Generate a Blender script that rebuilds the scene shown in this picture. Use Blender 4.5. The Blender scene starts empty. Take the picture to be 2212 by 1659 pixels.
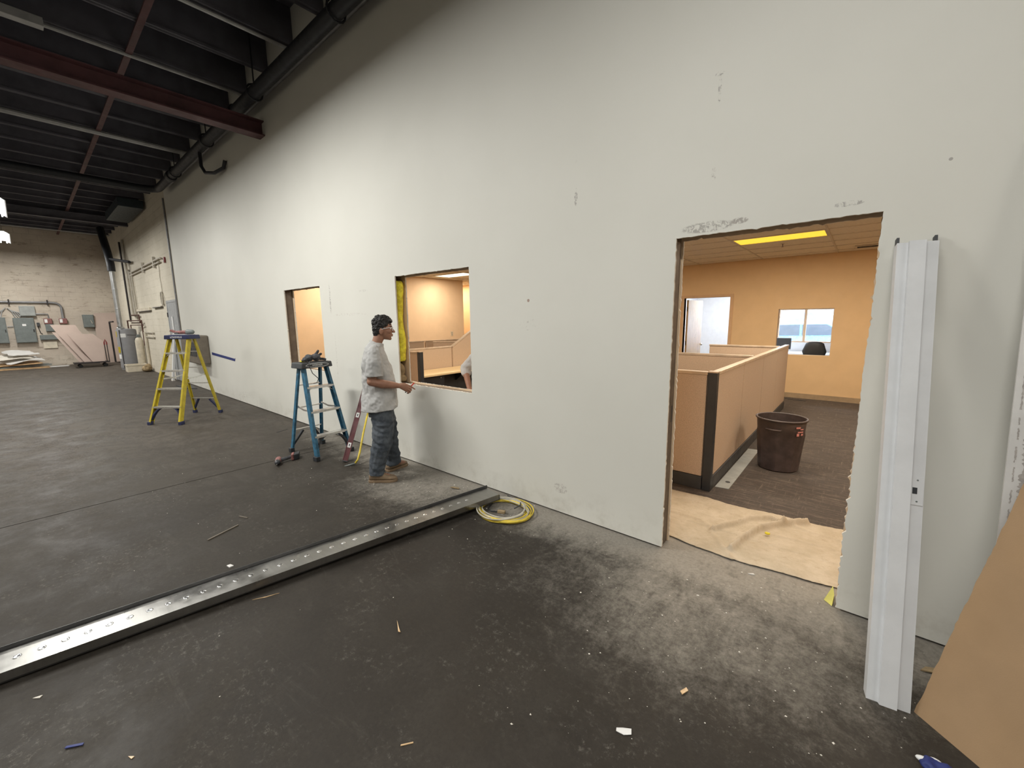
import bpy, bmesh, math, random
from mathutils import Vector, Matrix, noise
random.seed(7)
SC = bpy.context.scene
COL = SC.collection
pi = math.pi

# ------------------------------------------------------------------ camera
def cam_setup():
    f_px, yaw, pitch, roll, h, D = 888.612, 0.705232, 0.156023, -0.0115957, 1.67322, 2.82404
    fw = Vector((-math.sin(yaw)*math.cos(pitch), math.cos(yaw)*math.cos(pitch), -math.sin(pitch)))
    r = Vector((math.cos(yaw), math.sin(yaw), 0)); u = r.cross(fw)
    c, s = math.cos(roll), math.sin(roll)
    r2, u2 = c*r + s*u, -s*r + c*u
    cam = bpy.data.cameras.new('camera'); o = bpy.data.objects.new('camera', cam); COL.objects.link(o)
    m = Matrix((( r2.x, u2.x, -fw.x, 0), (r2.y, u2.y, -fw.y, -D), (r2.z, u2.z, -fw.z, h), (0, 0, 0, 1)))
    o.matrix_world = m
    cam.sensor_fit = 'HORIZONTAL'; cam.sensor_width = 36.0; cam.lens = 36.0*f_px/2212.0
    cam.clip_start = 0.02; cam.clip_end = 300
    SC.camera = o
cam_setup()

# ------------------------------------------------------------------ world, lights, exposure
W = bpy.data.worlds.new('daylight_sky'); SC.world = W; W.use_nodes = True
wn = W.node_tree.nodes; wb = wn['Background']
wb.inputs['Color'].default_value = (0.62, 0.80, 1.0, 1); wb.inputs['Strength'].default_value = 26.0
SC.view_settings.view_transform = 'Standard'; SC.view_settings.look = 'None'
SC.view_settings.gamma = 1.0; SC.view_settings.use_curve_mapping = False
SC.view_settings.exposure = 0.0
HALL_W = 165.0          # each warehouse strip fixture
HALL_COL = (1.0, 0.985, 0.93)
OFFICE_W = 44.0
OFFICE_COL = (1.0, 0.87, 0.70)
# strip fixtures hang in one row above the hall: x positions
HALL_X = [-22.0, -16.5, -10.4, -5.6, -0.4, 5.0]
HALL_Y, HALL_Z = -2.87, 4.50
HALL_P = [1.25, 1.0, 0.80, 1.38, 0.58, 0.55]
HALL_X2 = [-21.0, -14.0, -7.0, 0.0]; HALL_Y2 = -8.4; HALL_P2 = 0.95   # second row, added out of view to even the light on the wall

def area_light(name, loc, sx, sy, power, col, parent=None):
    l = bpy.data.lights.new(name, 'AREA'); l.shape = 'RECTANGLE'; l.size = sx; l.size_y = sy
    l.energy = power; l.color = col
    o = bpy.data.objects.new(name, l); COL.objects.link(o); o.location = loc
    if parent is not None:
        o.parent = parent; o.matrix_parent_inverse = wmat(parent).inverted()
    return o

# ------------------------------------------------------------------ helpers
def wmat(o):
    m = o.matrix_basis.copy()
    if o.parent: m = wmat(o.parent) @ o.matrix_parent_inverse @ m
    return m

def tag(o, label=None, cat=None, group=None, kind=None):
    if label: o['label'] = label
    if cat: o['category'] = cat
    if group: o['group'] = group
    if kind: o['kind'] = kind
    return o

def thing(name, label, cat, loc=(0, 0, 0), rotz=0.0, group=None):
    o = bpy.data.objects.new(name, None); COL.objects.link(o); o.empty_display_size = 0.1
    o.location = loc; o.rotation_euler = (0, 0, rotz)
    return tag(o, label, cat, group)

def link(name, me, parent=None, local=False):
    o = bpy.data.objects.new(name, me); COL.objects.link(o)
    if parent is not None:
        o.parent = parent
        if not local: o.matrix_parent_inverse = wmat(parent).inverted()
    return o

def copy_tree(o, parent=None):
    c = o.copy(); COL.objects.link(c); c.parent = parent
    for ch in list(o.children): copy_tree(ch, c)
    return c

def basis(d, up=Vector((0, 0, 1))):
    d = Vector(d).normalized()
    if abs(d.dot(up)) > 0.98: up = Vector((1, 0, 0))
    a = d.cross(up).normalized(); b = a.cross(d).normalized()
    return a, b

class MB:
    def __init__(s): s.v = []; s.f = []; s.m = []; s.mi = 0
    def add(s, vs, fs):
        k = len(s.v); s.v += [tuple(v) for v in vs]
        for f in fs: s.f.append([i + k for i in f]); s.m.append(s.mi)
        return s
    def box(s, x0, x1, y0, y1, z0, z1):
        v = [(x0,y0,z0),(x1,y0,z0),(x1,y1,z0),(x0,y1,z0),(x0,y0,z1),(x1,y0,z1),(x1,y1,z1),(x0,y1,z1)]
        return s.add(v, [(0,3,2,1),(4,5,6,7),(0,1,5,4),(1,2,6,5),(2,3,7,6),(3,0,4,7)])
    def obox(s, c, sz, ax, ay, az):
        c = Vector(c); ax = Vector(ax)*sz[0]/2; ay = Vector(ay)*sz[1]/2; az = Vector(az)*sz[2]/2
        v = [c+i*ax+j*ay+k*az for k in (-1,1) for (i,j) in ((-1,-1),(1,-1),(1,1),(-1,1))]
        return s.add(v, [(0,3,2,1),(4,5,6,7),(0,1,5,4),(1,2,6,5),(2,3,7,6),(3,0,4,7)])
    def bar(s, p, q, w, t, side=None):
        p = Vector(p); q = Vector(q); d = (q-p)
        if side is None: a, b = basis(d)
        else:
            b0 = Vector(side); dn = d.normalized(); a = (b0 - dn*b0.dot(dn)).normalized(); b = dn.cross(a)
        return s.obox((p+q)/2, (w, t, d.length), a, b, d.normalized())
    def tube(s, pts, r, n=8, closed=False):
        pts = [Vector(p) for p in pts]; N = len(pts)
        rs = r if isinstance(r, (list, tuple)) else [r]*N
        vs = []; a = None
        for i in range(N):
            if closed: d = pts[(i+1) % N]-pts[i-1]
            else: d = pts[min(i+1, N-1)]-pts[max(i-1, 0)]
            if d.length < 1e-9: d = Vector((0,0,1))
            d.normalize()
            if a is None: a, b = basis(d)
            else:
                a = (a - d*a.dot(d)); a = a.normalized() if a.length > 1e-6 else basis(d)[0]
                b = a.cross(d)
            for k in range(n):
                t = 2*pi*k/n; vs.append(pts[i]+(a*math.cos(t)+b*math.sin(t))*rs[i])
        fs = []
        for i in range(N if closed else N-1):
            j = (i+1) % N
            for k in range(n):
                k2 = (k+1) % n; fs.append((i*n+k, i*n+k2, j*n+k2, j*n+k))
        if not closed: fs += [tuple(range(n-1, -1, -1)), tuple(range((N-1)*n, N*n))]
        return s.add(vs, fs)
    def lathe(s, prof, c=(0,0,0), n=24, axis=None):
        c = Vector(c)
        if axis is None: A, B, Z = Vector((1,0,0)), Vector((0,1,0)), Vector((0,0,1))
        else: Z = Vector(axis).normalized(); A, B = basis(Z)
        vs = []; fs = []
        for (r, z) in prof:
            for k in range(n):
                t = 2*pi*k/n; vs.append(c+Z*z+(A*math.cos(t)+B*math.sin(t))*r)
        for i in range(len(prof)-1):
            for k in range(n):
                k2 = (k+1) % n; fs.append((i*n+k, i*n+k2, (i+1)*n+k2, (i+1)*n+k))
        fs.append(tuple(range(n-1, -1, -1))); fs.append(tuple(range((len(prof)-1)*n, len(prof)*n)))
        return s.add(vs, fs)
    def prism(s, poly, o, au, av, th):
        # polygon (u,v) in plane o + u*au + v*av, extruded by vector th
        o = Vector(o); au = Vector(au); av = Vector(av); th = Vector(th); n = len(poly)
        a = [o+au*u+av*v for u, v in poly]; b = [p+th for p in a]
        fs = [tuple(range(n-1, -1, -1)), tuple(range(n, 2*n))]
        for i in range(n):
            j = (i+1) % n; fs.append((i, j, n+j, n+i))
        return s.add(a+b, fs)
    def ell(s, c, r, ax=None, ay=None, nu=14, nv=10):
        c = Vector(c); ax = Vector(ax or (1,0,0)).normalized(); ay = Vector(ay or (0,1,0)).normalized(); az = ax.cross(ay)
        vs = []
        for j in range(1, nv):
            p = pi*j/nv
            for i in range(nu):
                t = 2*pi*i/nu
                vs.append(c+ax*r[0]*math.sin(p)*math.cos(t)+ay*r[1]*math.sin(p)*math.sin(t)+az*r[2]*math.cos(p))
        top = len(vs); vs += [c+az*r[2], c-az*r[2]]; fs = []
        for j in range(nv-2):
            for i in range(nu):
                i2 = (i+1) % nu; fs.append((j*nu+i, (j+1)*nu+i, (j+1)*nu+i2, j*nu+i2))
        for i in range(nu):
            i2 = (i+1) % nu; fs.append((top, i, i2)); fs.append((top+1, (nv-2)*nu+i2, (nv-2)*nu+i))
        return s.add(vs, fs)
    def loft(s, rings):
        n = len(rings[0]); vs = [p for r in rings for p in r]; fs = []
        for i in range(len(rings)-1):
            for k in range(n):
                k2 = (k+1) % n; fs.append((i*n+k, i*n+k2, (i+1)*n+k2, (i+1)*n+k))
        fs.append(tuple(range(n-1, -1, -1))); fs.append(tuple(range((len(rings)-1)*n, len(rings)*n)))
        return s.add(vs, fs)
    def mesh(s, name):
        me = bpy.data.meshes.new(name); me.from_pydata(s.v, [], s.f); me.update()
        bm = bmesh.new(); bm.from_mesh(me); bmesh.ops.recalc_face_normals(bm, faces=bm.faces[:]); bm.to_mesh(me); bm.free()
        return me
    def build(s, name, mat, parent=None, smooth=False, bevel=0, local=False, recenter=True):
        off = Vector((0,0,0))
        if recenter:
            xs = [v[0] for v in s.v]; ys = [v[1] for v in s.v]; zs = [v[2] for v in s.v]
            off = Vector(((min(xs)+max(xs))/2, (min(ys)+max(ys))/2, min(zs)))
            s.v = [(v[0]-off.x, v[1]-off.y, v[2]-off.z) for v in s.v]
        me = s.mesh(name)
        for m in (mat if isinstance(mat, (list, tuple)) else [mat]): me.materials.append(m)
        if any(s.m): me.polygons.foreach_set('material_index', s.m)
        if smooth:
            me.polygons.foreach_set('use_smooth', [True]*len(me.polygons))
            if smooth == 'auto': me.set_sharp_from_angle(angle=math.radians(38))
        o = link(name, me, parent, local); o.location = off
        if bevel:
            b = o.modifiers.new('bevel', 'BEVEL'); b.width = bevel; b.segments = 2; b.limit_method = 'ANGLE'
        return o

def remesh(mb, voxel, smooth=6, disp=None):
    me = mb.mesh('tmp'); o = bpy.data.objects.new('tmp', me); COL.objects.link(o)
    m = o.modifiers.new('r', 'REMESH'); m.mode = 'VOXEL'; m.voxel_size = voxel
    sm = o.modifiers.new('s', 'SMOOTH'); sm.factor = 0.5; sm.iterations = smooth
    dg = bpy.context.evaluated_depsgraph_get()
    out = bpy.data.meshes.new_from_object(o.evaluated_get(dg), depsgraph=dg)
    bpy.data.objects.remove(o); bpy.data.meshes.remove(me)
    if disp:
        nrm = [v.normal.copy() for v in out.vertices]
        for v, n in zip(out.vertices, nrm): v.co += n*disp(v.co)
    out.polygons.foreach_set('use_smooth', [True]*len(out.polygons)); out.update()
    return out

def put(name, me, mat, parent):
    me.materials.clear(); me.materials.append(mat); me.name = name
    return link(name, me, parent)

def text_part(name, body, size, mat, parent, loc, ax, ay, depth=0.0008, align='CENTER'):
    cu = bpy.data.curves.new('t', 'FONT'); cu.body = body; cu.size = size; cu.extrude = depth; cu.align_x = align; cu.align_y = 'CENTER'
    o = bpy.data.objects.new('t', cu); COL.objects.link(o)
    dg = bpy.context.evaluated_depsgraph_get()
    me = bpy.data.meshes.new_from_object(o.evaluated_get(dg), depsgraph=dg)
    bpy.data.objects.remove(o)
    ax = Vector(ax).normalized(); ay = Vector(ay).normalized(); az = ax.cross(ay)
    M = Matrix(((ax.x, ay.x, az.x, loc[0]), (ax.y, ay.y, az.y, loc[1]), (ax.z, ay.z, az.z, loc[2]), (0,0,0,1)))
    me.transform(M)
    return put(name, me, mat, parent)

# ------------------------------------------------------------------ materials
class NT:
    def __init__(s, m):
        m.use_nodes = True; s.t = m.node_tree; s.n = s.t.nodes; s.b = s.n['Principled BSDF']
        s.tc = s.n.new('ShaderNodeTexCoord')
    def L(s, a, b): s.t.links.new(a, b)
    def setin(s, sock, v):
        if isinstance(v, bpy.types.NodeSocket): s.L(v, sock)
        else: sock.default_value = v
    def co(s, scale=(1,1,1), loc=(0,0,0)):
        mp = s.n.new('ShaderNodeMapping'); mp.inputs['Scale'].default_value = scale; mp.inputs['Location'].default_value = loc
        s.L(s.tc.outputs['Object'], mp.inputs['Vector']); return mp.outputs[0]
    def noise(s, scale, detail=4, rough=0.55, vec=None, dist=0.0):
        t = s.n.new('ShaderNodeTexNoise'); t.inputs['Scale'].default_value = scale; t.inputs['Detail'].default_value = detail
        t.inputs['Roughness'].default_value = rough; t.inputs['Distortion'].default_value = dist
        s.L(vec if vec else s.tc.outputs['Object'], t.inputs['Vector']); return t.outputs['Fac']
    def math(s, op, a, b=0.0, c=None, clamp=False):
        t = s.n.new('ShaderNodeMath'); t.operation = op; t.use_clamp = clamp
        s.setin(t.inputs[0], a); s.setin(t.inputs[1], b)
        if c is not None: s.setin(t.inputs[2], c)
        return t.outputs[0]
    def step(s, x, lo, hi, a=0.0, b=1.0):
        t = s.n.new('ShaderNodeMapRange'); t.interpolation_type = 'SMOOTHSTEP'
        s.setin(t.inputs['Value'], x)
        t.inputs['From Min'].default_value = lo; t.inputs['From Max'].default_value = hi
        t.inputs['To Min'].default_value = a; t.inputs['To Max'].default_value = b
        return t.outputs[0]
    def mix(s, f, a, b):
        t = s.n.new('ShaderNodeMix'); t.data_type = 'RGBA'
        s.setin(t.inputs[0], f)
        for k, v in ((6, a), (7, b)):
            if isinstance(v, bpy.types.NodeSocket): s.L(v, t.inputs[k])
            else: t.inputs[k].default_value = (*v[:3], 1)
        return t.outputs[2]
    def sep(s):
        t = s.n.new('ShaderNodeSeparateXYZ'); s.L(s.tc.outputs['Object'], t.inputs[0]); return t.outputs
    def bump(s, h, strength=0.3, dist=0.01):
        t = s.n.new('ShaderNodeBump'); t.inputs['Strength'].default_value = strength; t.inputs['Distance'].default_value = dist
        s.L(h, t.inputs['Height']); s.L(t.outputs[0], s.b.inputs['Normal'])

MATS = {}
def mat(name, col, rough=0.6, metal=0.0, var=0.12, scale=8.0, bump=0.0, bscale=60.0, emit=None, estr=0.0, alpha=None, trans=0.0, stretch=None):
    if name in MATS: return MATS[name]
    m = bpy.data.materials.new(name); t = NT(m)
    vec = t.co(stretch) if stretch else None
    n = t.noise(scale, 5, 0.6, vec)
    lo = tuple(c*(1-var) for c in col); hi = tuple(min(1, c*(1+var)) for c in col)
    t.L(t.mix(t.step(n, 0.3, 0.7), lo, hi), t.b.inputs['Base Color'])
    t.b.inputs['Metallic'].default_value = metal
    if rough > 0.05: t.L(t.step(t.noise(scale*2.3, 3), 0.25, 0.75, max(0.02, rough-0.08), min(1, rough+0.08)), t.b.inputs['Roughness'])
    else: t.b.inputs['Roughness'].default_value = rough
    if bump: t.bump(t.noise(bscale, 4), bump, 0.004)
    if emit: t.b.inputs['Emission Color'].default_value = (*emit, 1); t.b.inputs['Emission Strength'].default_value = estr
    if trans: t.b.inputs['Transmission Weight'].default_value = trans; t.b.inputs['IOR'].default_value = 1.45
    MATS[name] = m; return m

def floor_mat():
    m = bpy.data.materials.new('dusty_dark_concrete'); t = NT(m); x, y, z = t.sep()
    big = t.noise(0.55, 5, 0.6); mid = t.noise(2.6, 8, 0.7); fine = t.noise(46, 6, 0.75)
    streak = t.noise(3.2, 7, 0.72, t.co((0.45, 2.0, 1)), 1.4)
    base = t.mix(t.step(big, 0.35, 0.68), (0.027, 0.0225, 0.0182), (0.045, 0.038, 0.030))
    base = t.mix(t.step(mid, 0.42, 0.74, 0, 0.55), base, (0.066, 0.059, 0.050))
    base = t.mix(t.step(streak, 0.56, 0.74, 0, 0.35), base, (0.095, 0.086, 0.074))
    dark = t.noise(1.25, 6, 0.72, t.co((1, 1, 1), (7.3, 2.1, 0)))
    base = t.mix(t.step(dark, 0.60, 0.74, 0, 0.5), base, (0.014, 0.0125, 0.012))
    # paler concrete towards the far end of the hall
    far = t.mix(t.step(mid, 0.35, 0.7), (0.074, 0.062, 0.050), (0.124, 0.107, 0.089))
    far = t.mix(t.step(streak, 0.54, 0.66, 0, 0.5), far, (0.050, 0.042, 0.035))
    arc = t.noise(0.9, 9, 0.8, t.co((1, 1, 1), (9.1, 3.3, 0)), 2.6)
    far = t.mix(t.math('MULTIPLY', t.step(arc, 0.46, 0.495), t.step(arc, 0.535, 0.50, 0, 0.55)), far, (0.038, 0.032, 0.027))
    base = t.mix(t.step(t.math('ADD', x, t.math('MULTIPLY', t.math('SUBTRACT', big, 0.5), 5.0)), -4.0, -9.5, 0, 1.0), base, far)
    # gypsum dust: along the wall and in front of the doorway
    dn = t.noise(6.5, 10, 0.82, None, 0.7); dn2 = t.noise(30, 8, 0.82); dn3 = t.noise(1.7, 4, 0.6, t.co((1, 1, 1), (2.2, 5.1, 0)))
    wall = t.math('MULTIPLY', t.step(y, -0.75, -0.05), t.step(x, -9.0, -3.8))
    dx = t.math('ADD', x, 0.72); dy = t.math('ADD', y, 0.40)
    door = t.step(t.math('SQRT', t.math('ADD', t.math('MULTIPLY', t.math('MULTIPLY', dx, dx), 0.6), t.math('MULTIPLY', t.math('MULTIPLY', dy, dy), 1.0))), 1.35, 0.1)
    wx = t.math('ADD', x, 3.35); wy = t.math('ADD', y, 0.38)
    win = t.step(t.math('SQRT', t.math('ADD', t.math('MULTIPLY', t.math('MULTIPLY', wx, wx), 0.45), t.math('MULTIPLY', wy, wy))), 1.0, 0.05)
    dust = t.math('MAXIMUM', t.math('MULTIPLY', wall, 0.9), t.math('MAXIMUM', t.math('MULTIPLY', door, 0.64), t.math('MULTIPLY', win, 0.75)))
    edge = t.math('MULTIPLY', t.step(y, -0.42, -0.02), t.math('MULTIPLY', t.step(x, -5.2, -3.6), t.step(dn3, 0.34, 0.52, 0.45, 1.0)))
    dust = t.math('MAXIMUM', dust, t.math('MULTIPLY', edge, 1.18))
    smear = t.noise(5.0, 7, 0.75, t.co((1.6, 0.55, 1), (4.7, 0.3, 0)), 1.8)
    dust = t.math('MULTIPLY', dust, t.step(smear, 0.36, 0.62, 0.82, 1.04))
    patt = t.math('ADD', t.math('ADD', t.math('MULTIPLY', dn, 0.42), t.math('MULTIPLY', dn2, 0.36)), t.math('MULTIPLY', dn3, 0.30))
    mask = t.step(t.math('ADD', t.math('MULTIPLY', dust, 0.50), patt), 0.62, 1.00, 0, 0.92)
    base = t.mix(mask, base, (0.315, 0.288, 0.248))
    # fine scrape and footprint flecks
    fl = t.noise(26, 9, 0.84, t.co((1, 1, 1), (3.1, 9.2, 0)))
    pl = t.noise(1.9, 4, 0.6, t.co((1, 1, 1), (1.7, 4.4, 0)))
    flm = t.math('MULTIPLY', t.step(fl, 0.52, 0.66), t.step(pl, 0.44, 0.64, 0.03, 0.6))
    base = t.mix(flm, base, (0.21, 0.195, 0.172))
    base = t.mix(t.step(fine, 0.35, 0.72, 0.0, 0.30), base, (0.012, 0.011, 0.010))
    t.L(base, t.b.inputs['Base Color'])
    t.L(t.step(mid, 0.3, 0.75, 0.48, 0.82), t.b.inputs['Roughness'])
    t.b.inputs['Specular IOR Level'].default_value = 0.2
    t.bump(t.math('ADD', t.math('MULTIPLY', fine, 0.6), mid), 0.25, 0.006)
    return m

def wall_mat():
    m = bpy.data.materials.new('painted_gypsum_wall'); t = NT(m); x, y, z = t.sep()
    n = t.noise(0.7, 4, 0.5)
    col = t.mix(t.step(n, 0.3, 0.7), (0.695, 0.685, 0.63), (0.735, 0.725, 0.67))
    # grime near the floor
    g = t.math('MULTIPLY', t.step(z, 0.35, 0.0), t.step(t.noise(5, 6, 0.7), 0.45, 0.75, 0, 0.5))
    col = t.mix(g, col, (0.43, 0.40, 0.34))
    k = t.noise(34, 8, 0.8, None, 1.0)
    def scuff(cx, cz, rx, rz, c, th=0.5, a=1.0):
        nonlocal col
        ex = t.math('DIVIDE', t.math('SUBTRACT', x, cx), rx); ez = t.math('DIVIDE', t.math('SUBTRACT', z, cz), rz)
        r = t.math('ADD', t.math('MULTIPLY', ex, ex), t.math('MULTIPLY', ez, ez))
        msk = t.math('MULTIPLY', t.step(r, 1.0, 0.55), t.step(k, th, th+0.06, 0, a))
        col = t.mix(msk, col, c)
    gy = (0.50, 0.475, 0.44); dk = (0.40, 0.38, 0.355)
    scuff(-0.80, 2.225, 0.17, 0.035, (0.42, 0.40, 0.37), 0.47)
    scuff(-0.62, 2.235, 0.05, 0.02, (0.40, 0.37, 0.34), 0.44)
    scuff(-0.775, 3.0, 0.010, 0.10, dk, 0.50); scuff(-0.78, 3.08, 0.03, 0.015, dk, 0.52)
    scuff(-1.75, 2.58, 0.016, 0.07, dk, 0.50); scuff(-1.77, 2.83, 0.03, 0.012, dk, 0.52)
    scuff(-0.78, 2.53, 0.015, 0.05, gy, 0.50); scuff(-0.12, 2.24, 0.07, 0.015, dk, 0.5)
    scuff(-2.21, 1.83, 0.015, 0.015, (0.4, 0.3, 0.25), 0.3); scuff(-2.20, 1.62, 0.12, 0.06, gy, 0.56, 0.7)
    scuff(-5.72, 1.98, 0.02, 0.22, dk, 0.48); scuff(-4.85, 2.05, 0.12, 0.015, dk, 0.52)
    scuff(-5.2, 1.76, 0.45, 0.02, (0.5, 0.44, 0.4), 0.53, 0.8); scuff(-1.87, 0.23, 0.08, 0.05, gy, 0.48)
    scuff(0.23, 2.37, 0.008, 0.008, dk, 0.3); scuff(-9.6, 0.18, 0.5, 0.08, (0.2, 0.18, 0.16), 0.58)
    scuff(-5.66, 1.2, 0.015, 0.35, gy, 0.52); scuff(-6.5, 0.4, 0.9, 0.4, (0.55, 0.51, 0.45), 0.58, 0.6)
    t.L(col, t.b.inputs['Base Color']); t.b.inputs['Roughness'].default_value = 0.55
    t.b.inputs['Specular IOR Level'].default_value = 0.3
    t.bump(t.noise(120, 3), 0.06, 0.002)
    return m

def block_mat(name, c1, c2, stain, amt=0.5, axis='X'):
    m = bpy.data.materials.new(name); t = NT(m)
    mp = t.n.new('ShaderNodeMapping')
    mp.inputs['Rotation'].default_value = (pi/2, 0, 0) if axis == 'X' else (pi/2, 0, pi/2)
    # brick texture lies in XY: bring (along, z) there
    cmb = t.n.new('ShaderNodeCombineXYZ'); s3 = t.sep()
    t.L(s3[0] if axis == 'X' else s3[1], cmb.inputs[0]); t.L(s3[2], cmb.inputs[1])
    br = t.n.new('ShaderNodeTexBrick'); t.L(cmb.outputs[0], br.inputs['Vector'])
    br.inputs['Scale'].default_value = 1.0; br.inputs['Brick Width'].default_value = 0.4; br.inputs['Row Height'].default_value = 0.2
    br.inputs['Mortar Size'].default_value = 0.008; br.inputs['Mortar Smooth'].default_value = 0.4
    n = t.noise(0.9, 6, 0.65); n2 = t.noise(4.5, 8, 0.78, t.co((0.6, 0.6, 1.8)))
    base = t.mix(t.step(n, 0.35, 0.68), c1, c2)
    base = t.mix(t.step(n2, 0.53, 0.68, 0, amt), base, stain)
    mo = t.math('MULTIPLY', br.outputs['Fac'], t.step(t.noise(1.6, 4), 0.45, 0.66, 0.0, 0.35))
    base = t.mix(mo, base, tuple(c*0.45 for c in c1))
    t.L(base, t.b.inputs['Base Color']); t.b.inputs['Roughness'].default_value = 0.85
    inv = t.math('SUBTRACT', 1.0, br.outputs['Fac'])
    t.bump(inv, 0.5, 0.008)
    return m

def carpet_mat():
    m = bpy.data.materials.new('brown_streaked_carpet'); t = NT(m)
    a = t.noise(7, 9, 0.82, t.co((0.5, 6.0, 1)), 0.6); b = t.noise(7, 9, 0.82, t.co((6.0, 0.5, 1), (3, 1, 0)), 0.6); f = t.noise(160, 3, 0.6)
    k = t.math('MAXIMUM', t.step(a, 0.48, 0.64), t.step(b, 0.54, 0.66))
    k = t.math('MULTIPLY', k, t.step(t.noise(24, 6, 0.8), 0.30, 0.70, 0.25, 1.0))
    col = t.mix(k, (0.062, 0.049, 0.042), (0.235, 0.185, 0.14))
    col = t.mix(t.step(f, 0.3, 0.7, 0, 0.5), col, (0.05, 0.042, 0.037))
    t.L(col, t.b.inputs['Base Color']); t.b.inputs['Roughness'].default_value = 0.95
    t.bump(f, 0.5, 0.004); return m

def cloth_mat():
    m = bpy.data.materials.new('canvas_drop_cloth'); t = NT(m)
    n = t.noise(5, 7, 0.7); s = t.noise(16, 6, 0.75)
    col = t.mix(t.step(n, 0.35, 0.7), (0.44, 0.37, 0.27), (0.54, 0.465, 0.36))
    col = t.mix(t.step(s, 0.54, 0.70, 0, 0.6), col, (0.36, 0.28, 0.185))
    col = t.mix(t.step(t.noise(60, 6, 0.8), 0.5, 0.75, 0, 0.5), col, (0.34, 0.27, 0.185))
    t.L(col, t.b.inputs['Base Color']); t.b.inputs['Roughness'].default_value = 0.9
    t.bump(t.noise(300, 2), 0.25, 0.002); return m

def jeans_mat():
    m = bpy.data.materials.new('dusty_denim'); t = NT(m)
    n = t.noise(9, 6, 0.7); s = t.noise(45, 5, 0.75)
    col = t.mix(t.step(n, 0.35, 0.7), (0.042, 0.052, 0.066), (0.095, 0.108, 0.125))
    col = t.mix(t.step(s, 0.60, 0.72, 0, 0.7), col, (0.26, 0.26, 0.255))
    t.L(col, t.b.inputs['Base Color']); t.b.inputs['Roughness'].default_value = 0.9
    return m

M_FLOOR = floor_mat(); M_WALL = wall_mat()
M_CORE = mat('gypsum_core', (0.72, 0.68, 0.61), 0.9, bump=0.4, bscale=90)
M_BLOCK = block_mat('painted_block', (0.60, 0.55, 0.45), (0.67, 0.62, 0.52), (0.45, 0.40, 0.31), 0.5)
M_BLOCKF = block_mat('stained_block', (0.50, 0.43, 0.36), (0.60, 0.53, 0.445), (0.27, 0.21, 0.155), 0.9, 'Y')
M_CARPET = carpet_mat(); M_CLOTH = cloth_mat(); M_JEANS = jeans_mat()
M_DECK = mat('dark_roof_deck', (0.135, 0.132, 0.165), 0.8, 0.0, 0.2, 1.5)
M_JOIST = mat('dark_joist', (0.095, 0.092, 0.112), 0.7, 0.0, 0.25, 2)
M_REDSTEEL = mat('red_oxide_steel', (0.085, 0.033, 0.036), 0.6, 0.0, 0.25, 3)
M_BLKPIPE = mat('black_pipe', (0.022, 0.023, 0.028), 0.5, 0.2)
M_GALV = mat('galvanized', (0.50, 0.51, 0.52), 0.36, 0.9, 0.12, 5)
M_CONDUIT = mat('conduit_grey', (0.26, 0.26, 0.27), 0.45, 0.5)
M_LCONDUIT = mat('pale_conduit', (0.42, 0.42, 0.42), 0.5, 0.2)
M_STEEL = mat('rolled_steel', (0.36, 0.352, 0.335), 0.33, 1.0, 0.06, 3, stretch=(2, 14, 2))
M_STEELD = mat('steel_bright_edge', (0.72, 0.72, 0.72), 0.22, 1.0, 0.05, 10)
M_STUD = mat('brown_stud_steel', (0.155, 0.125, 0.10), 0.55, 0.35, 0.2, 6)
M_TAN = mat('tan_paint', (0.68, 0.475, 0.265), 0.75, 0.0, 0.03, 3, bump=0.05)
M_TANT = mat('tan_trim', (0.58, 0.38, 0.22), 0.6, 0.0, 0.05)
M_PEACH = mat('peach_paint', (0.80, 0.60, 0.40), 0.75, 0.0, 0.03, 3)
M_WHITEP = mat('white_paint', (0.74, 0.74, 0.76), 0.6, 0.0, 0.03)
M_TILE = mat('ceiling_tile_beige', (0.80, 0.72, 0.58), 0.9, 0.0, 0.06, 30, bump=0.25, bscale=160)
M_TBAR = mat('ceiling_grid', (0.62, 0.55, 0.44), 0.6)
M_BASE = mat('brown_baseboard', (0.34, 0.25, 0.155), 0.6)
M_FAB = mat('cubicle_fabric', (0.54, 0.415, 0.31), 0.95, 0.0, 0.16, 140, bump=0.25, bscale=400)
M_CAP = mat('cubicle_cap', (0.56, 0.46, 0.36), 0.35, 0.2)
M_BLK = mat('black_trim', (0.028, 0.031, 0.036), 0.45)
M_DKGREY = mat('charcoal', (0.05, 0.052, 0.055), 0.6)
M_DESK = mat('desk_laminate', (0.80, 0.62, 0.36), 0.45, 0.0, 0.05, 12, stretch=(1, 8, 1))
M_BIN = mat('brown_bin_plastic', (0.070, 0.052, 0.050), 0.5, 0.0, 0.25, 9, bump=0.1)
M_KRAFT = mat('brown_gypsum_paper', (0.36, 0.235, 0.130), 0.85, 0.0, 0.07, 2.5, bump=0.12, bscale=220)
M_WSHEET = mat('white_sheet', (0.66, 0.645, 0.625), 0.7, 0.0, 0.04)
M_PINK = mat('pinkish_gypsum_paper', (0.50, 0.395, 0.345), 0.85, 0.0, 0.05, 2)
M_JAMB = mat('white_frame_paint', (0.64, 0.65, 0.665), 0.4, 0.0, 0.04, 6)
M_GREYBOX = mat('grey_enamel', (0.165, 0.185, 0.18), 0.5, 0.0, 0.1)
M_LGREYBOX = mat('light_grey_enamel', (0.32, 0.335, 0.325), 0.5, 0.0, 0.1)
M_YEL = mat('yellow_fibreglass', (0.44, 0.345, 0.022), 0.45, 0.0, 0.15, 10)
M_BLUE = mat('blue_fibreglass', (0.030, 0.115, 0.19), 0.5, 0.0, 0.4, 14)
M_NAVY = mat('navy_plastic', (0.02, 0.025, 0.075), 0.5)
M_ALU = mat('aluminium', (0.66, 0.65, 0.63), 0.35, 0.85, 0.1, 20)
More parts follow.
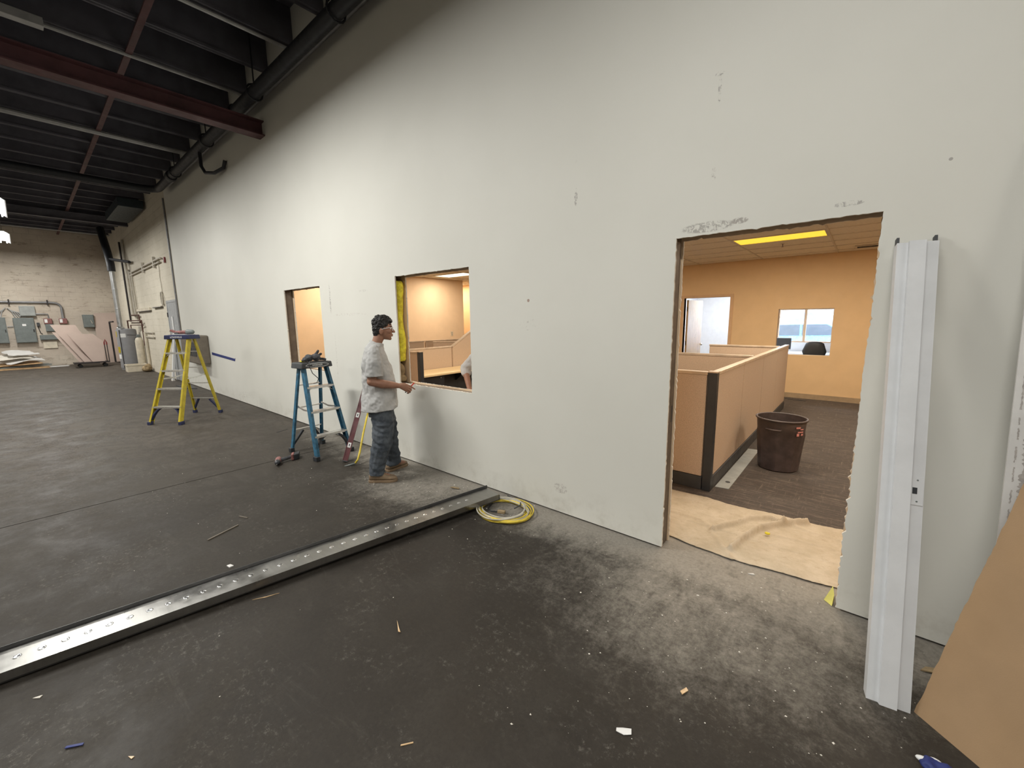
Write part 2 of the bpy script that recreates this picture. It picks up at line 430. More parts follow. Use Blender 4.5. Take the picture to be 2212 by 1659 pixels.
M_RED = mat('red_anodised', (0.085, 0.007, 0.010), 0.4, 0.1, 0.15)
M_REDP = mat('red_plastic', (0.20, 0.024, 0.027), 0.45)
M_DRED = mat('dusty_red_plastic', (0.23, 0.095, 0.088), 0.6, 0.0, 0.3, 30)
M_INS = mat('yellow_insulation', (0.88, 0.70, 0.06), 0.95, 0.0, 0.3, 16, bump=0.8, bscale=70)
M_OLDPAPER = mat('old_brown_paper', (0.34, 0.25, 0.14), 0.9, 0.0, 0.3, 12)
M_TAPE = mat('blue_tape', (0.018, 0.03, 0.16), 0.6)
M_SHIRT = mat('grey_white_cotton', (0.44, 0.437, 0.43), 0.92, 0.0, 0.07, 12, bump=0.15, bscale=250)
M_GSLEEVE = mat('grey_sweatshirt', (0.50, 0.50, 0.495), 0.95, 0.0, 0.08, 20)
M_SKIN = mat('skin', (0.31, 0.155, 0.10), 0.55, 0.0, 0.12, 18)
M_HAIR = mat('black_hair', (0.012, 0.010, 0.009), 0.6, 0.0, 0.4, 60, bump=0.6, bscale=160)
M_BOOT = mat('tan_boot_leather', (0.24, 0.17, 0.105), 0.75, 0.0, 0.2, 18)
M_SOLE = mat('tan_sole', (0.24, 0.165, 0.10), 0.8)
M_GLASSP = mat('clear_lens', (0.95, 0.95, 0.95), 0.02, trans=1.0)
M_PANE = mat('window_glass', (0.97, 0.98, 1.0), 0.0, trans=1.0)
M_WHITE = mat('plain_white', (0.78, 0.78, 0.77), 0.6, var=0.03)
M_GLOVE = mat('charcoal_glove', (0.055, 0.056, 0.062), 0.85, 0.0, 0.5, 35)
M_CORDY = mat('yellow_cord', (0.66, 0.50, 0.055), 0.5, 0.0, 0.25, 9)
M_CORDG = mat('greyed_cord', (0.46, 0.43, 0.36), 0.6, 0.0, 0.25, 9)
M_PIPE = mat('painted_pipe', (0.50, 0.46, 0.39), 0.6)
M_COPPER = mat('dark_copper', (0.12, 0.062, 0.05), 0.5, 0.5)
M_DARKIRON = mat('black_iron', (0.03, 0.025, 0.026), 0.5, 0.3)
M_HEATER = mat('heater_grey', (0.25, 0.25, 0.262), 0.45, 0.0, 0.06)
M_CREAM = mat('cream_plastic', (0.62, 0.56, 0.45), 0.6)
M_UNIT = mat('brown_unit', (0.16, 0.135, 0.105), 0.5)
M_DOORG = mat('grey_door_paint', (0.36, 0.37, 0.38), 0.5)
M_PLY = mat('scrap_plywood', (0.42, 0.27, 0.14), 0.8, 0.0, 0.3, 6)
M_WOODL = mat('pale_wood', (0.62, 0.43, 0.24), 0.35, 0.0, 0.12, 6, stretch=(6, 6, 0.8))
M_CHROME = mat('chrome', (0.75, 0.75, 0.75), 0.15, 1.0)
M_PINKST = mat('pink_sticker', (0.75, 0.32, 0.30), 0.6)
M_CAR = mat('car_paint_blue', (0.10, 0.20, 0.36), 0.25, 0.2)
M_CARW = mat('car_paint_white', (0.75, 0.76, 0.78), 0.3)
M_TYRE = mat('tyre', (0.02, 0.02, 0.02), 0.8)
M_ASPH = mat('asphalt', (0.20, 0.21, 0.22), 0.9)
M_PALEB = mat('pale_building', (0.70, 0.71, 0.72), 0.8)
M_TUBE = mat('lamp_tube', (0.9, 0.9, 0.95), 0.5, emit=(0.95, 0.97, 1.0), estr=9.0)
M_LENSY = mat('amber_lens', (0.8, 0.6, 0.1), 0.5, emit=(1.0, 0.66, 0.05), estr=1.05)
M_LENSW = mat('white_lens', (0.9, 0.88, 0.8), 0.5, emit=(1.0, 0.90, 0.68), estr=1.7)

# ================================================================== STRUCTURE
RZ = 5.78     # roof deck underside
# --- hall floor: two concrete slabs with an open joint
fb = MB().box(-25.8, 6.2, -12.2, 0.55, -0.30, -0.05).build('floor', M_DECK, recenter=False)
tag(fb, 'dark dusty concrete warehouse floor with a control joint', 'floor', kind='structure')
MB().box(-25.8, -5.347, -12.2, 0.55, -0.05, 0.0).build('slab', M_FLOOR, fb, recenter=False)
MB().box(-5.335, 6.2, -12.2, 0.55, -0.05, 0.0).build('slab', M_FLOOR, fb, recenter=False)

# --- partition wall: two gypsum skins over studs with three cut openings
OPEN = [(-7.262, -6.008, 0.94, 2.178), (-4.150, -2.930, 0.945, 2.172), (-0.985, 0.020, 0.0, 2.180)]
def jag(a, b, amp, fixed, horiz, step=0.018):
    n = max(2, int(abs(b-a)/step)); out = []
    for i in range(1, n):
        t = a+(b-a)*i/n+random.uniform(-.3, .3)*step
        d = random.gauss(0, amp)*(1.0 if random.random() < 0.25 else 0.3) + amp*0.8*noise.noise((t*3.1, fixed*5, 0.3))
        out.append((t, fixed+d) if horiz else (fixed+d, t))
    return out
def skin(y0, y1, name, m, parent, x0, x1, z0, zt, amps):
    mb = MB(); th = (0, y1-y0, 0); o = (0, y0, 0); au = (1,0,0); av = (0,0,1); E = 0.06
    def rect(a, b, c, d): mb.prism([(a, c), (b, c), (b, d), (a, d)], o, au, av, th)
    def vstrip(xf, xe, c, d, amp):          # strip between straight xf and ragged xe
        pts = [(xe, c)]+jag(c, d, amp, xe, False)+[(xe, d)]
        for p, q in zip(pts[:-1], pts[1:]):
            mb.prism([(xf, p[1]), (p[0], p[1]), (q[0], q[1]), (xf, q[1])], o, au, av, th)
    def hstrip(zf, ze, a, b, amp):
        pts = [(a, ze)]+jag(a, b, amp, ze, True)+[(b, ze)]
        for p, q in zip(pts[:-1], pts[1:]):
            mb.prism([(p[0], zf), (p[0], p[1]), (q[0], q[1]), (q[0], zf)], o, au, av, th)
    edges = [x0]+[e for op in OPEN for e in op[:2]]+[x1]
    for i in range(0, len(edges), 2):
        a, b = edges[i], edges[i+1]
        a2 = a+E if i > 0 else a; b2 = b-E if i//2 < 3 else b
        rect(a2, b2, z0, zt)
        if i//2 < 3:
            op = OPEN[i//2]; c = max(op[2], z0)
            if c > z0: rect(b2, b, z0, c)
            vstrip(b2, b, c, op[3], amps[i//2][0]); rect(b2, b, op[3], zt)
        if i > 0:
            op = OPEN[i//2-1]; c = max(op[2], z0)
            if c > z0: rect(a, a2, z0, c)
            vstrip(a2, a, c, op[3], amps[i//2-1][1]); rect(a, a2, op[3], zt)
    for k, (a, b, c, d) in enumerate(OPEN):
        hstrip(d+E, d, a, b, amps[k][2]); rect(a, b, d+E, zt)
        if c > z0+0.1: hstrip(c-E, c, a, b, amps[k][2]); rect(a, b, z0, c-E)
    # side faces (not facing +-Y) take the core material
    for i, f in enumerate(mb.f):
        ys = [mb.v[k][1] for k in f]
        if max(ys)-min(ys) > 1e-5: mb.m[i] = 1
    return mb.build(name, [m, M_CORE], parent, recenter=False)
wf = skin(0.0, 0.016, 'wall_front', M_WALL, None, -14.30, 6.2, 0.014, RZ, [(0.002,0.002,0.002),(0.002,0.002,0.003),(0.002,0.007,0.003)])
tag(wf, 'long white gypsum partition wall with three rough cut openings', 'wall', kind='structure')
skin(0.142, 0.158, 'back_board', M_PEACH, wf, -14.30, 6.2, 0.0, 3.2, [(0.003,0.003,0.003),(0.003,0.003,0.003),(0.003,0.006,0.004)])
def stud(x, z0, z1, sgn, m=M_STUD):
    # C stud in the cavity: web towards the opening (sgn = side of opening)
    mb = MB(); t = 0.003
    mb.box(x-t/2, x+t/2, 0.018, 0.140, z0, z1)
    xa, xb = sorted((x, x-sgn*0.04)); mb.box(xa, xb, 0.018, 0.021, z0, z1); mb.box(xa, xb, 0.137, 0.140, z0, z1)
    return mb.build('steel_stud', m, wf)
stud(-7.292, 0.0, 2.2, 1); stud(-5.975, 0.0, 2.2, -1); stud(-4.56, 0.0, 2.2, 1); stud(-2.9, 0.0, 2.2, -1)
stud(-1.000, 0.0, 2.2, 1); stud(0.045, 0.0, 2.2, -1)
def track(x0, x1, z, up):
    mb = MB(); mb.box(x0, x1, 0.018, 0.140, z-0.0015, z+0.0015)
    za, zb = sorted((z, z+up*0.03)); mb.box(x0, x1, 0.018, 0.021, za, zb); mb.box(x0, x1, 0.137, 0.140, za, zb)
    return mb.build('steel_track', M_STUD, wf)
track(-7.29, -5.98, 2.20, 1); track(-4.56, -2.9, 2.195, 1); track(-1.0, 0.045, 2.205, 1)
track(-7.29, -5.98, 0.922, -1); track(-4.56, -2.9, 0.925, -1)
MB().box(-1.0145, -0.9975, 0.10, 0.122, 0.93, 1.05).build('stud_knockout', M_BLK, wf)
# yellow insulation batt bulging out of the left cavity of the nearer window hole
def insul():
    mb = MB(); rings = []
    for i in range(40):
        z = 1.19+i*(2.13-1.19)/39; t = i/39
        cx = -4.222+0.018*math.sin(9*t)+0.02*noise.noise((0, 0, z*6)); hw = 0.095*(0.75+0.3*noise.noise((3, 1, z*5)))*(1-0.35*max(0, t-.8)*5*0.5)
        if i in (0, 39): hw *= 0.5
        hd = 0.058*(0.85+0.25*noise.noise((7, 2, z*7)))
        rings.append([Vector((cx+hw*math.cos(a)*(1+0.16*noise.noise((math.cos(a)*2, math.sin(a)*2, z*16))), 0.080+hd*math.sin(a)*(1+0.16*noise.noise((math.cos(a)*2, math.sin(a)*2, z*16+9))), z)) for a in [2*pi*k/18 for k in range(18)]])
    return mb.loft(rings)
insul().build('insulation_batt', M_INS, wf, smooth=True)
mb = MB(); mb.ell((-4.27, 0.08, 1.08), (0.10, 0.05, 0.09)); mb.ell((-4.22, 0.075, 0.985), (0.07, 0.05, 0.05))
o = mb.build('old_insulation', M_OLDPAPER, wf, smooth=True)
# --- painted block wall, left end of the same line
o = MB().box(-25.6, -14.30, 0.0, 0.20, 0.0, RZ).build('wall_block', M_BLOCK, recenter=False)
tag(o, 'cream painted concrete block wall beyond the white partition', 'wall', kind='structure')
o = MB().box(-25.65, -25.42, -12.2, 0.2, 0.0, RZ).build('wall_far', M_BLOCKF, recenter=False)
tag(o, 'stained tan block wall at the far end of the warehouse', 'wall', kind='structure')
o = MB().box(-25.6, 6.2, -12.2, -12.0, 0.0, RZ).build('wall_left', M_BLOCK, recenter=False)
tag(o, 'cream block wall opposite the partition, outside the view', 'wall', kind='structure')
o = MB().box(6.0, 6.2, -12.2, 0.2, 0.0, RZ).build('wall_rear', M_BLOCK, recenter=False)
tag(o, 'cream block wall behind the camera, outside the view', 'wall', kind='structure')
# --- roof: deck, joists, bridging
ce = MB().box(-25.7, 6.2, -12.2, 0.25, RZ, RZ+0.15).build('ceiling', M_DECK, recenter=False)
tag(ce, 'dark warehouse roof deck carried on closely set joists', 'ceiling', kind='structure')
jm = MB(); jm.box(-0.018, 0.018, -11.95, -0.004, 0.0, 0.47); jm.box(-0.045, 0.045, -11.95, -0.004, 0.0, 0.03)
j0 = jm.build('joist', M_JOIST, ce, recenter=False)
k = 0
for i in range(-5, 36):
    x = 6.05-0.875*14-0.875*(i-14)-0.0
    if x < -25.2 or x > 5.9: continue
    o = j0 if k == 0 else j0.copy()
    if k: COL.objects.link(o)
    k += 1; o.location = (x, 0, RZ-0.47)
for y in (-1.43, -5.2, -8.9):
    MB().box(-25.3, 5.9, y-0.035, y+0.035, RZ-0.50, RZ-0.474).build('bridging_strap', M_REDSTEEL, ce)
# pale ledger band on the wall top between joist ends
# --- office shell
OH = 2.85; OY = 7.32; OX0, OX1 = -9.5, 3.2
o = MB().box(-12.2, OX1, 0.55, OY+0.13, -0.3, 0.006).build('floor_carpet', M_CARPET, recenter=False)
tag(o, 'brown streaked office carpet beyond the cut doorway', 'floor', kind='structure')
def wall_holes_x(name, y0, y1, x0, x1, z1, holes, m, label):
    mb = MB(); xs = x0
    for (a, b, c, d) in sorted(holes):
        mb.box(xs, a, y0, y1, 0, z1)
        if c > 0: mb.box(a, b, y0, y1, 0, c)
        mb.box(a, b, y0, y1, d, z1); xs = b
    mb.box(xs, x1, y0, y1, 0, z1)
    o = mb.build(name, m, recenter=False); return tag(o, label, 'wall', kind='structure')
wall_holes_x('wall_office_back', OY, OY+0.12, -12.2, OX1, 3.1, [(-3.28, -2.30, 0, 2.11), (-1.38, -0.47, 0.89, 1.815)], M_TAN, 'tan office back wall with an open doorway and a pass window')
o = MB().box(OX0-0.12, OX0, 0.16, 6.06, 0, 3.1).build('wall_office_left', M_PEACH, recenter=False); tag(o, 'peach office side wall seen through the two window holes', 'wall', kind='structure')
o = MB().box(-12.3, -12.2, 5.0, OY+0.12, 0, 3.1).box(-12.3, OX0-0.12, 5.94, 6.06, 0, 3.1).build('wall_office_alcove', M_PEACH, recenter=False); tag(o, 'walls of the recess at the end of the office', 'wall', kind='structure')
o = MB().box(OX1, OX1+0.12, 0.16, OY+0.12, 0, 3.1).build('wall_office_right', M_TAN, recenter=False); tag(o, 'tan office side wall right of the doorway, hidden', 'wall', kind='structure')
o = MB().box(-9.48, OX1-0.01, OY-0.014, OY-0.002, 0.006, 0.105).build('baseboard_back', M_BASE, recenter=False); tag(o, 'brown rubber baseboard along the tan back wall', 'baseboard', kind='structure')
for v in ((-9.48, -3.36), (-2.22, 1.59)): pass
# suspended ceiling: plenum board, T-bars, tiles, lights
oc = MB().box(-12.3, OX1+0.1, 0.16, OY+0.13, 3.05, 3.1).build('ceiling_office', M_TBAR, recenter=False)
tag(oc, 'suspended beige tile ceiling of the office', 'ceiling', kind='structure')
GX = [-1.73+1.22*i for i in range(-9, 4)]; GY = [4.52+0.61*i for i in range(-8, 6)]
bm_ = MB()
for x in GX:
    if -12.2 < x < OX1: bm_.box(x-0.012, x+0.012, 0.16, OY, OH-0.004, OH+0.02)
for y in GY:
    if 0.16 < y < OY: bm_.box(-12.2, OX1, y-0.012, y+0.012, OH-0.003, OH+0.02)
bm_.build('ceiling_grid', M_TBAR, oc, recenter=False)
LIGHTS = {(-1.73, 4.52): 'y', (-9.05, 4.52): 'w', (-5.39, 4.52): 'w', (-9.05, 1.47): 'w', (-5.39, 1.47): 'w', (-1.73, 1.47): 'd', (0.71, 4.52): 'w', (0.71, 1.47): 'w', (-11.49, 6.35): 'w'}  # apart from the lights labelled as seen, all are added to brighten the office
t0 = None
xs_ = [-12.2]+[x for x in GX if -12.2 < x < OX1-0.05]+[OX1]; ys_ = [0.16]+[y for y in GY if 0.16 < y < OY-0.05]+[OY]
for i in range(len(xs_)-1):
    for j in range(len(ys_)-1):
        a, b, c, d = xs_[i]+0.009, xs_[i+1]-0.009, ys_[j]+0.009, ys_[j+1]-0.009
        if any(abs(a-0.009-lx) < 0.02 and abs(c-0.009-ly) < 0.02 for lx, ly in LIGHTS): continue
        full = abs((b-a)-1.202) < 1e-3 and abs((d-c)-0.592) < 1e-3
        if full:
            if t0 is None:
                t0 = MB().box(-0.601, 0.601, -0.296, 0.296, 0, 0.015).build('ceiling_tile', M_TILE, oc, recenter=False); o = t0
            else: o = t0.copy(); COL.objects.link(o)
            o.location = ((a+b)/2, (c+d)/2, OH+0.004+random.uniform(0, 0.003))
        else: MB().box(a, b, c, d, OH+0.004, OH+0.019).build('ceiling_tile', M_TILE, oc)
LIGHT_LABEL = {(-1.73, 4.52): 'amber glowing fluorescent ceiling light seen through the doorway', (-9.05, 4.52): 'bright white ceiling light seen at top of the nearer window hole',
               (-5.39, 4.52): 'added unseen ceiling light above the cubicle desk', (-9.05, 1.47): 'added unseen ceiling light behind the farther window hole', (-5.39, 1.47): 'added unseen ceiling light just inside the partition', (0.71, 4.52): 'added unseen ceiling light right of the doorway, far one', (0.71, 1.47): 'added unseen ceiling light right of the doorway, near one', (-1.73, 1.47): 'added unseen ceiling light above the canvas drop cloth', (-11.49, 6.35): 'added unseen light brightening the recess at the end of the office'}
for (lx, ly), kind in LIGHTS.items():
    t = thing('ceiling_light', LIGHT_LABEL[(lx, ly)], 'ceiling light', (lx+0.61, ly+0.305, OH), 0, 'recessed office ceiling lights')
    fr = MB()
    for a, b, c, d in ((0.012,1.208,0.012,0.035),(0.012,1.208,0.575,0.598),(0.012,0.035,0.035,0.575),(1.185,1.208,0.035,0.575)):
        fr.box(lx+a, lx+b, ly+c, ly+d, OH-0.004, OH+0.03)
    fr.build('frame', M_TBAR, t)
    MB().box(lx+0.035, lx+1.185, ly+0.035, ly+0.575, OH+0.004, OH+0.01).build('lens', M_LENSY if kind == 'y' else M_LENSW, t)
    area_light('lamp', (lx+0.61, ly+0.305, OH-0.012), 1.12, 0.5, OFFICE_W*{'y': 1.85, 'w': 1.0, 'd': 0.95}[kind], OFFICE_COL, t)
o = thing('air_vent', 'dark slotted ceiling air vent near the doorway corner of the office', 'vent', (-0.1, 6.75, OH))
MB().box(-0.25, 0.35, 6.62, 6.86, OH-0.012, OH+0.002).build('frame', M_TBAR, o)
for i in range(5): MB().box(-0.22, 0.32, 6.645+i*0.042, 6.668+i*0.042, OH-0.016, OH-0.011).build('slot', M_BLK, o)
o = thing('fire_sprinkler', 'small sprinkler on the office ceiling behind the amber light', 'sprinkler', (-1.15, 5.45, OH))
MB().lathe([(0.03, 0), (0.03, 0.006), (0.012, 0.01)], (-1.15, 5.45, OH-0.006), 12).build('escutcheon', M_CHROME, o)
MB().lathe([(0.022, -0.045), (0.006, -0.04), (0.008, 0)], (-1.15, 5.45, OH-0.005), 10).build('head', M_COPPER, o)

# --- far room behind the office: daylight from its window and an added unseen one
FY = 10.5
o = MB().box(-4.0, OX1, OY+0.13, FY+0.15, -0.1, 0.006).build('floor_back_room', M_CARPET, recenter=False); tag(o, 'carpet of the daylit room behind the office', 'floor', kind='structure')
o = MB().box(-4.0, OX1, OY+0.12, FY+0.15, 2.75, 2.85).build('ceiling_back_room', M_WHITEP, recenter=False); tag(o, 'ceiling of the daylit room behind the office', 'ceiling', kind='structure')
o = MB().box(-4.1, -3.92, OY+0.12, FY+0.15, 0, 2.85).build('wall_back_room_left', M_WHITEP, recenter=False); tag(o, 'bluish white wall seen through the far doorway', 'wall', kind='structure')
o = MB().box(OX1, OX1+0.12, OY+0.12, FY+0.15, 0, 2.85).build('wall_back_room_right', M_WHITEP, recenter=False); tag(o, 'white side wall of the daylit back room', 'wall', kind='structure')
wall_holes_x('wall_exterior', FY, FY+0.15, -4.0, OX1, 2.85, [(-2.95, -2.02, 0.6, 2.4), (-1.80, -0.60, 0.98, 1.86)], M_WHITEP, 'outside wall of the back room with daylight windows')
def ext_window(n, x0, x1, z0, z1, mull, label):
    t = bpy.data.objects.new('window_%d' % n, None); COL.objects.link(t); t.location = ((x0+x1)/2, FY+0.05, z0); tag(t, label, 'window', kind='structure')
    w = 0.03; xs = [x0]+mull+[x1]
    fr = MB(); fr.box(x0, x1, FY+0.03, FY+0.08, z0, z0+w).box(x0, x1, FY+0.03, FY+0.08, z1-w, z1).box(x0, x0+w, FY+0.03, FY+0.08, z0+w, z1-w).box(x1-w, x1, FY+0.03, FY+0.08, z0+w, z1-w)
    for m in mull: fr.box(m-0.03, m+0.03, FY+0.03, FY+0.08, z0+w, z1-w)
    fr.build('window_frame', M_TANT, t)
    for a, b in zip(xs[:-1], xs[1:]): MB().box(a+w, b-w, FY+0.052, FY+0.058, z0+w, z1-w).build('pane', M_PANE, t)
ext_window(1, -1.80, -0.60, 0.98, 1.86, [-1.20], 'two pane daylight window of the back room above the desk')
ext_window(2, -2.95, -2.02, 0.6, 2.4, [], 'added unseen window beside the doorway, letting daylight into the back room')  # opening added out of sight so more daylight reaches the left wall
# far doorway: casing and open leaf
t = bpy.data.objects.new('door_1', None); COL.objects.link(t); t.location = (-2.8, OY, 0); tag(t, 'far office doorway with tan casing and an open pale wood door', 'door', kind='structure')
cs = MB(); cs.box(-3.34, -3.28, OY-0.015, OY+0.135, 0, 2.17).box(-2.30, -2.24, OY-0.015, OY+0.135, 0, 2.17).box(-3.28, -2.30, OY-0.015, OY+0.135, 2.11, 2.17)
cs.build('door_casing', M_TANT, t)
lf = MB(); a = math.radians(86); d = Vector((math.cos(a), math.sin(a), 0)); nrm = Vector((-d.y, d.x, 0)); hp = Vector((-3.245, OY+0.14, 0.012))
lf.obox(hp+d*0.45+Vector((0, 0, 1.035)), (0.9, 0.044, 2.06), d, nrm, (0, 0, 1)); leaf = lf.build('door_leaf', M_WOODL, t)
kb = hp+d*0.83-nrm*0.06+Vector((0, 0, 0.98)); mb = MB().ell(kb, (0.03, 0.03, 0.03)); mb.tube([kb, kb+nrm*0.05], 0.012); mb.build('door_knob', M_CHROME, leaf, smooth=True)
for z in (0.3, 1.05, 1.85): MB().obox(hp+Vector((0.0, -0.012, z)), (0.02, 0.02, 0.1), d, nrm, (0, 0, 1)).build('hinge', M_CHROME, t)

t = thing('ceiling_light', 'added unseen cool white light brightening the back room', 'ceiling light', (-2.6, 8.9, 2.75), 0, 'recessed office ceiling lights')  # lamp added out of sight to brighten the walls past the far doorway
MB().box(-3.2, -2.0, 8.6, 9.2, 2.735, 2.75).build('frame', M_TBAR, t); MB().box(-3.16, -2.04, 8.64, 9.16, 2.728, 2.735).build('lens', M_LENSW, t)
area_light('lamp', (-2.6, 8.9, 2.72), 1.1, 0.5, 95.0, (0.86, 0.93, 1.0), t)

# ================================================================== OUTSIDE (through the back windows)
o = MB().box(-30, 30, FY+0.15, 60, -0.25, -0.12).build('ground', M_ASPH, recenter=False); tag(o, 'grey parking lot outside the back windows', 'ground', kind='structure')
t = thing('building', 'pale building across the parking lot outside the window', 'building', (0, 30, -0.12))
MB().box(-26, 20, 30, 34, -0.12, 2.5).build('wall', M_PALEB, t)
MB().box(-26.3, 20.3, 29.8, 34.2, 2.5, 2.7).build('parapet', M_CARW, t)
for i in range(9): MB().box(-22+i*4.4, -20+i*4.4, 29.93, 29.99, 0.9, 1.9).build('window', M_CAR, t)
def car(x, y, rz, m, label):
    t = thing('parked_car', label, 'car', (x, y, -0.12), rz, 'cars parked outside the window')
    prof = [(-2.3, .45), (-2.3, .85), (-2.15, 1.0), (-1.1, 1.08), (-.55, 1.55), (.95, 1.58), (1.55, 1.15), (2.2, 1.05), (2.3, .8), (2.3, .45)]
    b = MB(); b.prism(prof, (0, -.85, 0), (1, 0, 0), (0, 0, 1), (0, 1.7, 0)); b.build('body', m, t, bevel=0.06, local=True)
    for s in (-1, 1):
        g = MB(); y0 = s*0.853; g.prism([(-.9, 1.1), (-.48, 1.48), (.15, 1.5), (.15, 1.12)], (0, y0, 0), (1,0,0), (0,0,1), (0, s*0.012, 0)); g.build('side_window', M_BLK, t, local=True)
        g = MB(); g.prism([(.22, 1.12), (.22, 1.5), (.9, 1.5), (1.4, 1.15)], (0, y0, 0), (1,0,0), (0,0,1), (0, s*0.012, 0)); g.build('side_window', M_BLK, t, local=True)
        for wx in (-1.4, 1.4):
            w = MB(); w.lathe([(0.2, -0.1), (0.33, -0.09), (0.33, 0.09), (0.2, 0.1)], (wx, s*0.80, 0.33), 20, (0, 1, 0)); w.build('wheel', M_TYRE, t, local=True)
    return t
car(-1.9, 15.6, 0.04, M_CAR, 'dark blue car parked outside, left of the window bar')
car(-0.4, 21.0, 3.3, M_CARW, 'white car parked farther out beyond the window')

# ================================================================== HALL: lamps, beams, pipes
HL = ['strip light over the far electrical wall, second glow at the left edge', 'strip light high at the left edge of the view, nearer of the two glows',
      'strip light hanging out of view above the yellow ladder', 'strip light hanging out of view left of the worker', 'strip light hanging out of view above the camera', 'strip light hanging out of view behind the camera']
HL2 = ['far', 'third', 'second', 'nearest']
ROWS = [(x, HALL_Y, HALL_P[i], HL[i]) for i, x in enumerate(HALL_X)]+[(x, HALL_Y2, HALL_P2, HL2[i]+' strip light of the added second row, out of view') for i, x in enumerate(HALL_X2)]
for x, y, pw, lab in ROWS:
    z = HALL_Z
    t = thing('strip_light', lab, 'ceiling light', (x, y, z), 0, 'fluorescent strip fixtures in rows')
    h = MB(); h.prism([(-0.16, 0.0), (-0.05, 0.09), (0.05, 0.09), (0.16, 0.0), (0.15, 0.0), (0.045, 0.08), (-0.045, 0.08), (-0.15, 0.0)], (x-1.2, y, z), (0,1,0), (0,0,1), (2.4, 0, 0)); h.build('housing', M_WHITE, t)
    for s in (-0.07, 0.07): MB().tube([(x-1.17, y+s, z+0.022), (x+1.17, y+s, z+0.022)], 0.016, 10).build('tube', M_TUBE, t, smooth=True)
    for s in (-0.8, 0.8): MB().tube([(x+s, y, z+0.09), (x+s, y, RZ)], 0.004, 6).build('hanger', M_CONDUIT, t)
    area_light('lamp', (x, y, z-0.004), 2.3, 0.28, HALL_W*pw, HALL_COL, t)

def ibeam(name, label, x, z0, z1, w, y0, y1, m):
    b = MB(); b.box(x-w/2, x+w/2, y0, y1, z0, z0+0.018); b.box(x-w/2, x+w/2, y0, y1, z1-0.018, z1); b.box(x-0.012, x+0.012, y0, y1, z0+0.018, z1-0.018)
    o = b.build(name, m); return tag(o, label, 'beam')
ibeam('steel_beam', 'red painted steel beam running into the white wall near the ceiling', -7.50, 4.54, 4.76, 0.20, -11.9, -0.002, M_REDSTEEL)
ibeam('steel_beam', 'dark steel beam crossing the far end of the roof', -19.95, 5.02, 5.26, 0.18, -11.9, -0.002, M_JOIST)
def run(name, label, cat, pts, r, m, n=10, group=None):
    o = MB().tube(pts, r, n).build(name, m, smooth='auto'); return tag(o, label, cat, group)
def elbow(a, b, c, r=0.2, n=6):
    a, b, c = Vector(a), Vector(b), Vector(c); p = b+(a-b).normalized()*r; q = b+(c-b).normalized()*r
    return [p*(1-t)**2+b*2*t*(1-t)+q*t*t for t in [i/n for i in range(n+1)]]
# sprinkler main along the wall with its branch
t = thing('sprinkler_main', 'thick black sprinkler pipe along the top of the white wall', 'pipe', (-5, -0.24, 4.94))
MB().tube([(5.9, -0.24, 4.94)]+elbow((0, -0.24, 4.94), (-13.75, -0.24, 4.94), (-13.75, -2, 4.94), 0.35)+[(-13.75, -11.9, 4.94)], 0.085, 12).build('pipe', M_BLKPIPE, t, smooth='auto')
for x in (-2.2, -4.6, -7.0, -9.4, -11.8):
    MB().tube([(x, -0.24, 5.03), (x, -0.24, RZ)], 0.010, 6).build('hanger_rod', M_BLKPIPE, t)
    MB().tube([(x+0.0, -0.24+0.105*math.cos(a), 4.94+0.105*math.sin(a)) for a in [2*pi*k/14 for k in range(14)]], 0.012, 6, True).build('hanger_ring', M_BLKPIPE, t)
for x in (-4.0, -7.9, -12.2):
    MB().lathe([(0.105, -0.09), (0.11, -0.06), (0.11, 0.06), (0.105, 0.09)], (x, -0.24, 4.94), 14, (1, 0, 0)).build('coupling', M_BLKPIPE, t, smooth='auto')
run('ceiling_conduit', 'thin grey conduit running beside the black sprinkler pipe', 'conduit', [(5.9, -0.06, 5.02), (-13.4, -0.06, 5.02)], 0.028, M_CONDUIT)
for x, lab, z in ((-6.20, 'nearest pale conduit under the roof joists, top of the view', 5.27), (-7.95, 'pale conduit with a junction box crossing the dark roof', 5.27), (-11.42, 'thick pale conduit crossing the roof past the red beam', 5.26), (-24.1, 'faint pale conduit crossing the far end of the roof', 5.27)):
    t = thing('roof_conduit', lab, 'conduit', (x, -1.2, z), 0, 'pale conduits under the roof')
    MB().tube([(x, -11.9, z), (x, -0.03, z)], 0.022 if x != -11.42 else 0.045, 8).build('pipe', M_LCONDUIT, t, smooth='auto')
    if x == -7.95: MB().box(x-0.06, x+0.06, -2.55, -2.2, z-0.04, z+0.06).build('junction_box', M_LCONDUIT, t, bevel=0.005)
# curved bracket pipe on wall beneath the beam
run('sprinkler_drop', 'small black bent pipe hanging below the sprinkler main past the beam', 'pipe', [(-9.9, -0.24, 4.86), (-9.9, -0.24, 4.62), (-9.85, -0.2, 4.5), (-9.6, -0.12, 4.46), (-9.3, -0.05, 4.5), (-9.25, -0.03, 4.62)], 0.03, M_BLKPIPE)
run('wall_conduit', 'thin grey vertical conduit on the wall beside the grey door', 'conduit', [(-14.36, -0.022, 4.92), (-14.36, -0.022, 0.9)], 0.02, M_CONDUIT)
# dark roof duct elbow piece near the far corner
t = thing('roof_duct', 'dark bluish boxed duct under the roof above the block wall', 'duct', (-17.6, -0.4, 4.9))
MB().box(-19.2, -16.6, -0.62, -0.06, 5.02, 5.26).build('duct_run', mat('dark_blue_duct', (0.035, 0.05, 0.06), 0.5, 0.3), t, bevel=0.01)

